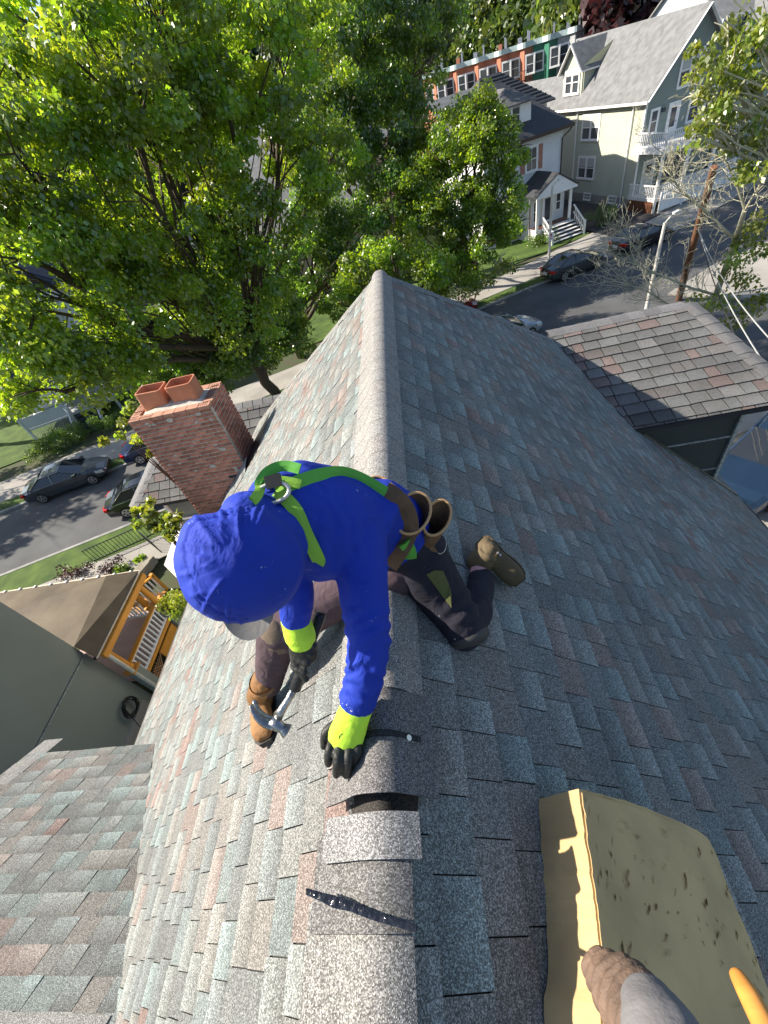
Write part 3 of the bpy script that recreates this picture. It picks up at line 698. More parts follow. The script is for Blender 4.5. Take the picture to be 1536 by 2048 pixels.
b = MB(); b.box(FG(34.75, 6.2)(0, 0, .1), (.12, 0, 0), (0, .1, 0), (0, 0, .12)); b.build('porch_lamp', GLASS, bh)
b = MB(); b.poly([FG(35.3, 1.1)(0, 0, .01), FG(35.3, 1.1)(2.6, 0, .01), FG(35.3, 1.1)(2.6, 1.9, .01), FG(35.3, 1.1)(0, 1.9, .01)]); b.build('porch_window', GLASS, bh)
# dormer on the left slope
def gdormer(parent, uF, vc, zf, w, hw, hr, wm, rm, back=3.4):
    b = MB(); zt = zf+hw
    b.poly([uv(uF, vc+w/2, zf), uv(uF, vc-w/2, zf), uv(uF, vc-w/2, zt), uv(uF, vc, zt+hr), uv(uF, vc+w/2, zt)][::-1], eu*-.12)
    for s in (-1, 1): b.poly([uv(uF+.1, vc+s*w/2, zf), uv(uF+back, vc+s*w/2, zf+back*.95), uv(uF+back, vc+s*w/2, zt), uv(uF+.1, vc+s*w/2, zt)][::s], ev*.1)
    b.build('dormer_wall', wm, parent)
    r = MB(); o2 = .32
    for s in (-1, 1):
        dz = hr/(w/2)*o2
        r.poly([uv(uF-.35, vc, zt+hr+.06), uv(uF-.35, vc+s*(w/2+o2), zt-dz+.06), uv(uF+back, vc+s*(w/2+o2), zt-dz+.06), uv(uF+back+.6, vc, zt+hr+.06)][::-s], (0, 0, .09))
    r.build('dormer_roof', rm, parent)
    t = MB()
    for s in (-1, 1): t.bar(uv(uF-.36, vc, zt+hr-.02), uv(uF-.36, vc+s*(w/2+o2), zt-hr/(w/2)*o2-.02), .05, .22, up=tuple(eu))
    for s in (-1, 1): t.bar(uv(uF-.36, vc+s*(w/2+o2), zt-hr/(w/2)*o2-.02), uv(uF+back*.75, vc+s*(w/2+o2), zt-hr/(w/2)*o2-.02), .1, .1)
    t.build('dormer_trim', WHITE, parent)
dvc = 46.1
gdormer(bh, 33.5, dvc, ZE+.3, 2.7, 1.95, 1.45, BG, RF)
window(lambda a, b_, c=0: uv(33.48-c, dvc+.95-a, ZE+.55+b_), 1.9, 1.45, bh, 2, curtain=.2)
# porches
PU0, PU1, PV = 32.75, 40.2, 33.3
b = MB(); b.box(uv((PU0+PU1)/2, (PV+VF)/2, .95), eu*(PU1-PU0)/2, ev*(VF-PV)/2, (0, 0, .08)); b.box(uv((PU0+PU1)/2, (PV+VF)/2, 4.15), eu*((PU1-PU0)/2+.15), ev*((VF-PV)/2+.1), (0, 0, .16)); b.build('porch_deck', WHITE, bh)
for i, u_ in enumerate((PU0+.1, 35.2, 37.7, PU1-.1)):
    b = MB(); b.bar(uv(u_, PV+.1, 0 if i == 0 else .0), uv(u_, PV+.1, 4.0), .2, .2); b.bar(uv(u_, PV+.1, 4.3), uv(u_, PV+.1, 5.45), .16, .16); b.build('porch_post', WHITE, bh)
def railing(a, b_, z, parent, h=.95, pitch=.17, name='railing', m_=WHITE, bal=.05):
    a, b_ = A(*a), A(*b_); r = MB(); up = A(0, 0, z)
    r.bar(a+up+A(0, 0, h), b_+up+A(0, 0, h), .1, .07); r.bar(a+up+A(0, 0, .12), b_+up+A(0, 0, .12), .07, .06); o = r.build(name, m_, parent)
    L = np.linalg.norm(b_-a); n = int(L/pitch); d = b_-a
    q = MB(); q.box(a+up+A(0, 0, h/2+.05)+d*(.5/n), (bal/2, 0, 0), (0, bal/2, 0), (0, 0, h/2-.09)); o1 = q.build('baluster', m_, o)
    for i in range(1, n):
        c = o1.copy(); COL.objects.link(c); c.parent = o; c.location = Vector(d*(i/n))
    return o
railing(uv(PU0, VF, 0), uv(PU0, PV, 0), 4.3, bh); railing(uv(PU0, PV, 0), uv(PU1, PV, 0), 4.3, bh)
railing(uv(PU0, VF, 0), uv(PU0, PV, 0), 1.0, bh); railing(uv(PU0, PV, 0), uv(PU1, PV, 0), 1.0, bh)
b = MB(); b.box(uv(PU0-.02, (PV+VF)/2, .45), eu*.03, ev*(VF-PV)/2*.92, (0, 0, .43)); sk = b.build('porch_skirt', mat('red_brown_boards', (.17, .07, .035), .7, .3, 3), bh)
for i in range(14):
    b = MB(); v_ = PV+.25+i*.19; b.box(uv(PU0-.06, v_, .45), eu*.02, ev*.065, (0, 0, .42)); b.build('board', MATS['red_brown_boards'], sk)
# white picket fence along the pavement
pf = thing('picket_fence', 'white wooden fence in front of the cream clapboard house', 'fence', tuple(uv(36, 33)))
for i in range(5):
    b = MB(); u_ = 33.0+i*2.2; b.bar(uv(u_, 32.95+.1*i, .1), uv(u_, 32.95+.1*i, 1.55), .14, .14); b.build('post', WHITE, pf)
b = MB(); b.bar(uv(33, 32.95, 1.45), uv(41.8, 33.35, 1.45), .09, .1); b.bar(uv(33, 32.95, .3), uv(41.8, 33.35, .3), .06, .1); b.build('rail', WHITE, pf)
b = MB(); b.bar(uv(33.05, 32.97, .68), uv(41.8, 33.36, .68), .03, .7); b.build('fence_board', WHITE, pf)
for i in range(58):
    b = MB(); u_ = 33.12+i*.15; b.bar(uv(u_, 32.95+(u_-33)*.0455, 1.0), uv(u_, 32.95+(u_-33)*.0455, 1.42), .07, .04); b.build('picket', WHITE, pf)
# ------------------------------------------------------------------ white house with slate roof
WH = clap('white_clapboard', (.66, .67, .68), .14); SLT = roofmat('black_slate_roof', (.045, .048, .055), sc=5)
MATS['black_slate_roof'].node_tree.nodes['Principled BSDF'].inputs['Roughness'].default_value = .55
wh = thing('white_house', 'white clapboard house with black hipped roof, small dormer and gabled entry porch', 'house', tuple(uv(24, 43)))
def ouv(x, y, V): d = ray(x, y); q = CAM+d*((V-CAM @ ev)/(d @ ev)); return q @ eu, q[2]
WV = 38.8; wr, wz = ouv(1127, 262, WV); WU1 = wr; WU0 = WU1-7.2; WZ = 6.0
er, ez = ouv(1150, 243, WV-.5); WZ = ez
b = MB(); b.box(uv((WU0+WU1)/2, WV+4.5, WZ/2), eu*(WU1-WU0)/2, ev*4.5, (0, 0, WZ/2)); b.build('wall', WH, wh)
EU0, EU1, EV0, EV1 = WU0-.5, WU1+.55, WV-.55, WV+9.5
zr = WZ+3.4; rv = (EV0+EV1)/2
b = MB(); m1, m2 = (EU0+EU1)/2-1.2, (EU0+EU1)/2+.6
c1, c2, c3, c4 = uv(EU0, EV0, WZ), uv(EU1, EV0, WZ), uv(EU1, EV1, WZ), uv(EU0, EV1, WZ); r1, r2 = uv(m1, rv, zr), uv(m2, rv, zr)
for pts in ([c1, c2, r2, r1], [c2, c3, r2], [c3, c4, r1, r2], [c4, c1, r1]): b.poly(pts, (0, 0, .12))
b.build('roof', SLT, wh)
# courses on the visible hip, proud of the roof
b = MB()
for i in range(1, 15):
    f = i/15; p0 = c2+(r2-c2)*f; p1 = c3+(r2-c3)*f; b.bar(p0+A(0, 0, .03), p1+A(0, 0, .03), .10, .05)
b.build('slate_courses', SLT, wh)
b = MB(); b.bar(uv(EU0, EV0-.03, WZ-.12), uv(EU1, EV0-.03, WZ-.12), .1, .22); b.bar(uv(EU1+.03, EV0, WZ-.12), uv(EU1+.03, EV1, WZ-.12), .1, .22); b.build('gutter', mat('dark_brown_gutter', (.05, .03, .025), .5), wh)
b = MB(); b.tube([uv(WU1+.4, EV0, WZ-.25), uv(WU1-.1, WV-.08, WZ-.8), uv(WU1-.1, WV-.08, .2)], .05, 8); b.tube([uv(23.55, WV-1.9, 2.9), uv(23.55, WV-1.9, .2)], .05, 8); b.build('downspout', MATS['dark_brown_gutter'], wh)
FW_ = lambda u, z: (lambda a, b_, c=0: uv(u+a, WV-c, z+b_))
SH = mat('rose_shutter', (.34, .16, .12), .6)
wu, wz0 = ouv(1052, 345, WV); window(FW_(wu, wz0), .95, 1.5, wh, 1, shutters=SH, muntin=True)
wu2, wz2 = ouv(1052, 405, WV); window(FW_(wu-.1, .95), .95, 1.35, wh, 1, shutters=SH)
# wing behind with its own roof
b = MB(); b.box(uv(WU1-1.2, WV+9, (WZ+1.3)/2), eu*3.2, ev*3.6, (0, 0, (WZ+1.3)/2)); b.build('wing_wall', WH, wh)
z2 = WZ+1.3; q1, q2, q3, q4 = [uv(WU1-1.2+a, WV+9+c, z2) for a, c in ((-3.7, -4.1), (3.7, -4.1), (3.7, 4.1), (-3.7, 4.1))]; rr1, rr2 = uv(WU1-2.5, WV+9, z2+2.6), uv(WU1-.5, WV+9, z2+2.6)
b = MB()
for pts in ([q1, q2, rr2, rr1], [q2, q3, rr2], [q3, q4, rr1, rr2], [q4, q1, rr1]): b.poly(pts, (0, 0, .12))
for i in range(1, 12):
    f = i/12; b.bar(q2+(rr2-q2)*f+A(0, 0, .03), q3+(rr2-q3)*f+A(0, 0, .03), .10, .05); b.bar(q1+(rr1-q1)*f+A(0, 0, .03), q2+(rr2-q2)*f+A(0, 0, .03), .10, .05)
b.build('wing_roof', SLT, wh)
# front dormer
du, dz = ouv(1006, 262, WV+.3)
du0, dz0 = ouv(1028, 262, WV+.9)
b = MB(); V0 = WV+.75; dl, dr_ = ouv(1001, 240, V0)[0], ouv(1062, 225, V0)[0]; dzb = ouv(1040, 255, V0)[1]; dzt = ouv(1040, 205, V0)[1]
b.hexa([uv(dl, V0, dzb), uv(dr_, V0, dzb), uv(dr_, V0+3, dzb), uv(dl, V0+3, dzb), uv(dl, V0, dzt), uv(dr_, V0, dzt), uv(dr_, V0+3, dzt), uv(dl, V0+3, dzt)]); b.build('dormer_wall', WHITE, wh)
b = MB(); s1, s2, s3, s4 = uv(dl-.3, V0-.35, dzt), uv(dr_+.3, V0-.35, dzt), uv(dr_+.3, V0+3.2, dzt), uv(dl-.3, V0+3.2, dzt); t1, t2 = uv((dl+dr_)/2-.1, V0+1.3, dzt+1.0), uv((dl+dr_)/2+.1, V0+3, dzt+1.0)
for pts in ([s1, s2, t1], [s2, s3, t2, t1], [s4, s1, t1, t2]): b.poly(pts, (0, 0, .08))
b.build('dormer_roof', mat('worn_slate', (.11, .11, .115), .8, .2, 4), wh)
window(lambda a, b_, c=0: uv((dl+dr_)/2-.35+a, V0-c, dzb+.25+b_), .7, 1.15, wh, 1, curtain=.15)
# entry porch
pv0 = 36.1; pl_, pr_ = 23.7, 27.0; zb = 1.05; zt_ = 3.5
b = MB(); b.hexa([uv(pl_, 37.2, 0), uv(pr_, 37.2, 0), uv(pr_, WV, 0), uv(pl_, WV, 0), uv(pl_, 37.2, zt_), uv(pr_, 37.2, zt_), uv(pr_, WV, zt_), uv(pl_, WV, zt_)])
b.hexa([uv(pl_-.05, pv0, .0), uv(pr_, pv0, .0), uv(pr_, 37.19, .0), uv(pl_-.05, 37.19, .0), uv(pl_-.05, pv0, zb), uv(pr_, pv0, zb), uv(pr_, 37.19, zb), uv(pl_-.05, 37.19, zb)])
b.build('porch_body', WH, wh)
b = MB(); b.poly([uv(pl_, pv0+.02, zb+.02), uv(pr_, pv0+.02, zb+.02), uv(pr_, 37.18, zb+.02), uv(pl_, 37.18, zb+.02)]); b.build('porch_floor', mat('brown_porch_floor', (.12, .05, .035), .6), wh)
b = MB(); zz = zt_; mu = (pl_+pr_)/2
for s, e in ((-1, pl_-.3), (1, pr_+.3)):
    pts = [uv(mu, pv0-.3, zz+1.15), uv(e, pv0-.3, zz), uv(e, WV, zz), uv(mu, WV, zz+1.15)]; b.poly(pts if s < 0 else pts[::-1], (0, 0, .1))
b.build('porch_roof', SLT, wh)
b = MB(); b.poly([uv(pl_-.2, pv0-.22, zz-.1), uv(pr_+.2, pv0-.22, zz-.1), uv(mu, pv0-.22, zz+1.05)], ev*-.1); b.bar(uv(pl_-.2, pv0-.2, zz-.15), uv(pr_+.2, pv0-.2, zz-.15), .12, .16); b.build('porch_gable', WHITE, wh)
for u_ in (pl_+.12, pr_-.12):
    b = MB(); b.bar(uv(u_, pv0+.12, zb), uv(u_, pv0+.12, zz-.1), .2, .2); b.build('porch_post', WHITE, wh)
FP = lambda u, z: (lambda a, b_, c=0: uv(u+a, 37.2-c, z+b_))
door(FP(mu-.35, zb), .95, 2.05, wh, WHITE, (.14, .86, .12, .88)); window(FP(pl_+.35, zb+.35), .42, 1.5, wh, 1, surround=.05); window(FP(pr_-.8, zb+.7), .45, 1.2, wh, 1, surround=.05)
st = MB()
for i in range(5):
    z = zb-.19*(i+1); b = MB(); b.box(uv(25.7, pv0-.16-.30*i, z+.08), eu*1.45, ev*.17, (0, 0, .02)); b.box(uv(25.7, pv0-.16-.30*i+.12, z/2+.02), eu*1.4, ev*.02, (0, 0, max(z/2, .03))); b.build('step', WHITE, wh)
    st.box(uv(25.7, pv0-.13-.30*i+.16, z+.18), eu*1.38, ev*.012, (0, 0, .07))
st.build('step_shadow_gap', mat('step_shade', (.04, .03, .03), .9), wh)  # dark strips stand in for the shade under each tread
for u_ in (24.2, 27.2):
    b = MB(); b.bar(uv(u_, pv0, zb+.95), uv(u_, pv0-1.6, .95), .09, .09); b.bar(uv(u_, pv0, zb+.45), uv(u_, pv0-1.6, .45), .06, .06); b.bar(uv(u_, pv0-1.6, 0), uv(u_, pv0-1.6, 1.1), .13, .13)
    for k in range(1, 7): b.bar(uv(u_, pv0-1.6*k/7, zb-zb*k/7*.9+.05), uv(u_, pv0-1.6*k/7, zb+.95-zb*k/7), .05, .05)
    b.build('stair_rail', WHITE, wh)
# ================================================================== dark walled neighbour on the left with an orange porch
NX = -10.6; NY = 5.45
DKG = mat('dark_olive_siding', (.25, .275, .24), .75, .10, .35, bump=.1, bscale=5)
OCH = mat('ochre_paint', (.62, .27, .035), .5, .08, 2); TARR = mat('brown_felt_roof', (.075, .056, .036), .7, .3, .9, bump=.6, bscale=3, detail=8, col2=(.14, .11, .07))
nh = thing('neighbour_house', 'tall dark olive house side wall beside the narrow yard, seen from above', 'house', (NX-3, 0, 0))
b = MB(); b.box((NX-4.5, (NY-9)/2+.0, 3.15/2), (4.5, 0, 0), (0, (NY+9)/2, 0), (0, 0, 3.15/2)); b.build('lower_wall', DKG, nh)
b = MB(); b.box((NX-4.52, (NY-9)/2, 6.1), (4.5, 0, 0), (0, (NY+9)/2, 0), (0, 0, 2.9)); b.build('upper_wall', DKG, nh)
b = MB(); b.bar((NX-.0, -9, 3.17), (NX-.0, NY, 3.17), .03, .03); b.build('siding_joint', MATS['weathered_edge'], nh)
b = MB(); b.box((NX+.04, (NY-9)/2, .25), (.04, 0, 0), (0, (NY+9)/2-.3, 0), (0, 0, .25)); b.build('foundation', CONC, nh)
op = thing('orange_porch', 'ochre painted entry porch with a brown felt roof, white balusters and pink deck boards', 'porch', (NX, 7, 0))
zr_ = 3.05; PX1 = NX+.32; PYF = 8.35
b = MB()
b.add([(NX-6, NY, zr_+.95), (NX-.0, NY, zr_+.55), (PX1, NY-.1, zr_+.02), (PX1, PYF, zr_+.02), (NX-.5, PYF-.3, zr_+.35), (NX-6, PYF, zr_+.02), (NX-6, NY+.5, zr_+.75)], [(1, 2, 3, 4), (0, 1, 4, 6), (6, 4, 3, 5)])
b.build('porch_roof', TARR, op)
b = MB(); b.bar((PX1+.02, NY-.12, zr_-.01), (PX1+.02, PYF, zr_-.01), .03, .05); b.bar((PX1, PYF, zr_+.0), (NX-6, PYF, zr_+.0), .05, .05); b.build('drip_edge', mat('cream_drip_edge', (.55, .48, .38), .5), op)
b = MB(); b.bar((PX1-.07, NY-.12, zr_-.06), (PX1-.07, PYF-.05, zr_-.06), .12, .05); b.build('roof_lip', mat('black_membrane', (.02, .02, .02), .5), op)
for i in range(9):
    b = MB(); b.box((PX1-.3-i*.62, PYF-.02, zr_+.05), (.03, 0, 0), (0, .045, 0), (0, 0, .02)); b.build('gutter_clip', WHITE, op)
b = MB(); b.bar((PX1+.06, NY+.0, zr_-.17), (PX1+.06, PYF-.05, zr_-.17), .12, .20); b.bar((PX1, PYF-.1, zr_-.17), (NX-4, PYF-.1, zr_-.17), .12, .2); b.build('fascia_beam', OCH, op)
DZ = .95; DX1 = NX+.22; RX1 = NX+.26; PXW = NX-2.9
def pier(x, y, zt, w=.34):
    b = MB(); b.box((x, y, zt/2), (w/2, 0, 0), (0, w/2, 0), (0, 0, zt/2)); b.build('pier', DKG, op)
    b = MB(); b.box((x, y, zt+.03), (w/2+.04, 0, 0), (0, w/2+.04, 0), (0, 0, .03)); b.build('pier_cap', OCH, op)
pier(RX1-.05, PYF-.42, 1.66, .40); pier(RX1-.03, NY+.22, 1.55, .3); pier(NX-2.6, PYF-.42, 1.66)
for (x, y) in ((RX1-.02, PYF-.38), (RX1-.48, PYF-.38), (RX1-.02, NY+.22), (NX-2.6, PYF-.4)):
    b = MB(); b.tube([(x, y, 1.68), (x, y, 1.74), (x, y, 1.78), (x, y, 2.2), (x, y, zr_-.29), (x, y, zr_-.27)], [.125, .125, .105, .105, .085, .11], 16); b.build('column', OCH, op)
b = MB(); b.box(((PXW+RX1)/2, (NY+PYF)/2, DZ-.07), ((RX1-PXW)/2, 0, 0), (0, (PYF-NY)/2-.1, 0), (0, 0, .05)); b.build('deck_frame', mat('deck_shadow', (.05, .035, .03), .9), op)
PK = mat('pink_deck_board', (.46, .33, .30), .7, .08, 3)
bm = MB(); bm.box((0, 0, 0), (.062, 0, 0), (0, (PYF-NY)/2-.12, 0), (0, 0, .015)); o0 = bm.build('board', PK, op, local=True)
for i in range(int((RX1-PXW)/.135)):
    o = o0 if i == 0 else o0.copy()
    if i: COL.objects.link(o); o.parent = op
    o.location = Vector(A(PXW+.07+i*.135, (NY+PYF)/2, DZ+.005)-ORG[op.name])
railing((RX1, NY+.35, 0), (RX1, PYF-.62, 0), DZ, op, h=.82, pitch=.155, m_=WHITE, bal=.05)
b = MB(); b.bar((RX1, NY+.3, DZ+.87), (RX1, PYF-.6, DZ+.87), .15, .05); b.bar((RX1+.03, NY+.3, DZ+.02), (RX1+.03, PYF-.6, DZ+.02), .10, .12); b.build('handrail', OCH, op)
railing((RX1-.7, PYF-.4, 0), (NX-1.4, PYF-.4, 0), DZ, op, h=.82, pitch=.155, m_=WHITE)
b = MB(); b.bar((RX1-.7, PYF-.4, DZ+.87), (NX-1.4, PYF-.4, DZ+.87), .13, .05); b.build('handrail', OCH, op)
b = MB(); b.bar((RX1+.0, NY+1.15, .42), (RX1+.0, PYF-.65, .42), .05, .66); b.build('access_panel', OCH, op)
lt = MB()
for k in range(10):
    y0 = NY+.02+k*.11
    if y0+.55 > NY+1.2: break
    lt.bar((RX1+.01, y0, .08), (RX1+.01, y0+.55, .74), .014, .028, up=(1, 0, 0)); lt.bar((RX1+.025, y0+.55, .08), (RX1+.025, y0, .74), .014, .028, up=(1, 0, 0))
lt.build('lattice', mat('peach_lattice', (.60, .33, .17), .6), op)
b = MB(); b.tube([(RX1+.1, NY+.10, zr_-.2), (RX1+.1, NY+.10, .12)], .06, 10); b.build('downspout', mat('cream_pipe', (.58, .57, .48), .5), op)
for i in range(5):
    b = MB(); b.box((NX-2.0, PYF+.05+i*.3, DZ-.19*(i+1)), (.75, 0, 0), (0, .16, 0), (0, 0, .02)); b.build('step', OCH, op)
for xx in (NX-1.25, NX-2.75):
    o = MB(); o.bar((xx, PYF-.3, 1.85), (xx, PYF+1.5, .98), .13, .06); o.bar((xx, PYF+1.5, 0), (xx, PYF+1.5, 1.1), .13, .13); o.build('stair_rail', OCH, op)
    for k in range(9):
        b = MB(); f = (k+.5)/9; b.bar((xx, PYF-.3+1.8*f, .95-.87*f), (xx, PYF-.3+1.8*f, 1.82-.87*f), .05, .05); b.build('baluster', WHITE, op)
cb = MB(); pts = []
for i in range(140):
    a = i*.42; r = .26+.05*math.sin(i*.7); pts.append((NX+.16+.04*math.sin(i*.31), 4.75+r*math.cos(a), .95+r*1.15*math.sin(a)))
pts.append((NX+.3, 4.3, .3)); pts.append((NX+.6, 3.9, .05))
cb.tube(pts, .014, 5); tag(cb.build('cable_coil', mat('black_rubber', (.012, .012, .013), .45), None, org=(NX+.1, 4.7, .9)), 'coiled black cable hanging on the foundation of the dark olive wall', 'cable')
b = MB(); b.box((0, 0, 0), (.55, 0, 0), (0, .06, 0), (0, 0, .8)); 
# stone edging, bed and little railings in the front yard
WOODG = mat('grey_weathered_wood', (.24, .22, .18), .9, .3, 3, aniso=(1, .2, 1))
b = MB(); b.bar((-12.2, 11.6, .25), (-9.0, 10.2, .25), .4, .45); 
el = thing('stone_edging', 'long grey stone edging of the flower bed beside the yard path', 'edging', (-10.5, 11, 0))
for i in range(12):
    q = MB(); a = atz(300-i*8.5, 1122+i*11.5, .25); q.box(a, (.2, -.09, 0), (.07, .16, 0), (0, 0, .2+random.uniform(-.02, .03))); q.build('stone', WOODG, el)
lf = thing('low_iron_railing', 'thin black iron railing around the small front yard by the pavement', 'railing', tuple(atz(330, 1060, 0)))
IRON = mat('black_iron', (.015, .015, .016), .4)
pa = [atz(190, 1125, .0), atz(292, 1080, .0), atz(326, 1108, .0)]; pb = [atz(292, 1080, 0), atz(345, 1048, 0)]
for P_ in (pa, pb):
    for a, c in zip(P_[:-1], P_[1:]):
        b = MB(); 
        for z in (.12, .85): b.bar(a+A(0, 0, z), c+A(0, 0, z), .035, .035)
        n = max(2, int(np.linalg.norm(c-a)/.16))
        for i in range(n+1): b.bar(a+(c-a)*i/n, a+(c-a)*i/n+A(0, 0, .88), .018, .018)
        b.build('panel', IRON, lf)
# our own bay / porch roof with pale trim peeking left of the hood
# the pale house across the street at far left
ph = thing('pale_porch_house', 'pale grey house with a lattice skirted porch across the street, half hidden by the maple', 'house', (-31, 31, 0))
CW_ = mat('pale_grey_board', (.46, .50, .54), .6, .06, 1); BLR = roofmat('blue_black_roof', (.035, .045, .07), sc=3)
gp = lambda x, y, z: atz(x, y, z)
c0 = gp(75, 880, 0); dy = ev; dxu = eu
def pq(a, c, z): return c0+dxu*a+dy*c+A(0, 0, z)
b = MB(); b.poly([pq(0, .0, .9), pq(6.5, 0, .9), pq(6.5, 3, .9), pq(0, 3, .9)], (0, 0, .12)); b.build('porch_floor', CW_, ph)
for q_ in (0, 3.2, 6.5):
    b = MB(); b.bar(pq(q_, 0, 0), pq(q_, 0, 3.1), .14, .14); b.build('porch_post', CW_, ph)
b = MB(); b.box(pq(1.55, 0, 1.35), dxu*1.5, dy*.04, (0, 0, .42)); b.build('porch_panel', CW_, ph); b = MB(); b.box(pq(5.6, 0, 1.35), dxu*.8, dy*.04, (0, 0, .42)); b.build('porch_panel', CW_, ph)
lt = MB()
for k in range(20):
    lt.bar(pq(.05+k*.15, -.01, .08), pq(.05+k*.15+.35*(1 if k < 18 else .5), -.01, .85), .012, .03, up=tuple(dy)); lt.bar(pq(.4+k*.15, .012, .08), pq(.05+k*.15, .012, .85), .012, .03, up=tuple(dy))
lt.build('lattice', WHITE, ph)
b = MB(); b.poly([pq(-.3, -.4, 3.15), pq(6.9, -.4, 3.15), pq(6.9, 3.1, 4.3), pq(-.3, 3.1, 4.3)], (0, 0, .15)); b.build('porch_roof', BLR, ph)
b = MB(); b.bar(pq(-.3, -.42, 3.05), pq(6.9, -.42, 3.05), .12, .22); b.build('gutter', CW_, ph)
b = MB(); b.box(pq(3.2, 7.6, 4), dxu*3.7, dy*4.5, (0, 0, 4)); b.build('wall', CW_, ph)
b = MB(); b.poly([pq(-1, 3, 8), pq(7.4, 3, 8), pq(3.2, 3, 11)], (0, -.1, 0)); b.poly([pq(-1, 2.7, 7.9), pq(3.2, 2.7, 11.1), pq(3.2, 12.3, 11.1), pq(-1, 12.3, 7.9)][::-1], (0, 0, .12)); b.poly([pq(7.4, 2.7, 7.9), pq(3.2, 2.7, 11.1), pq(3.2, 12.3, 11.1), pq(7.4, 12.3, 7.9)], (0, 0, .12)); b.build('roof', BLR, ph)
for i in range(4):
    b = MB(); b.box(pq(4.4, -.25-.32*i, .72-.2*i), dxu*.9, dy*.17, (0, 0, .03)); b.build('step', mat('dark_step', (.05, .06, .08), .7) if i == 0 else MATS['dark_step'], ph)
b = MB(); b.poly([pq(3.4, 0, .95), pq(3.4, -1.4, .1), pq(3.4, -1.4, .45), pq(3.4, 0, 1.75)], dxu*.08); b.build('stair_side', WHITE, ph); b = MB(); b.poly([pq(5.4, 0, .95), pq(5.4, -1.4, .1), pq(5.4, -1.4, .45), pq(5.4, 0, 1.75)], dxu*.08); b.build('stair_side', WHITE, ph)
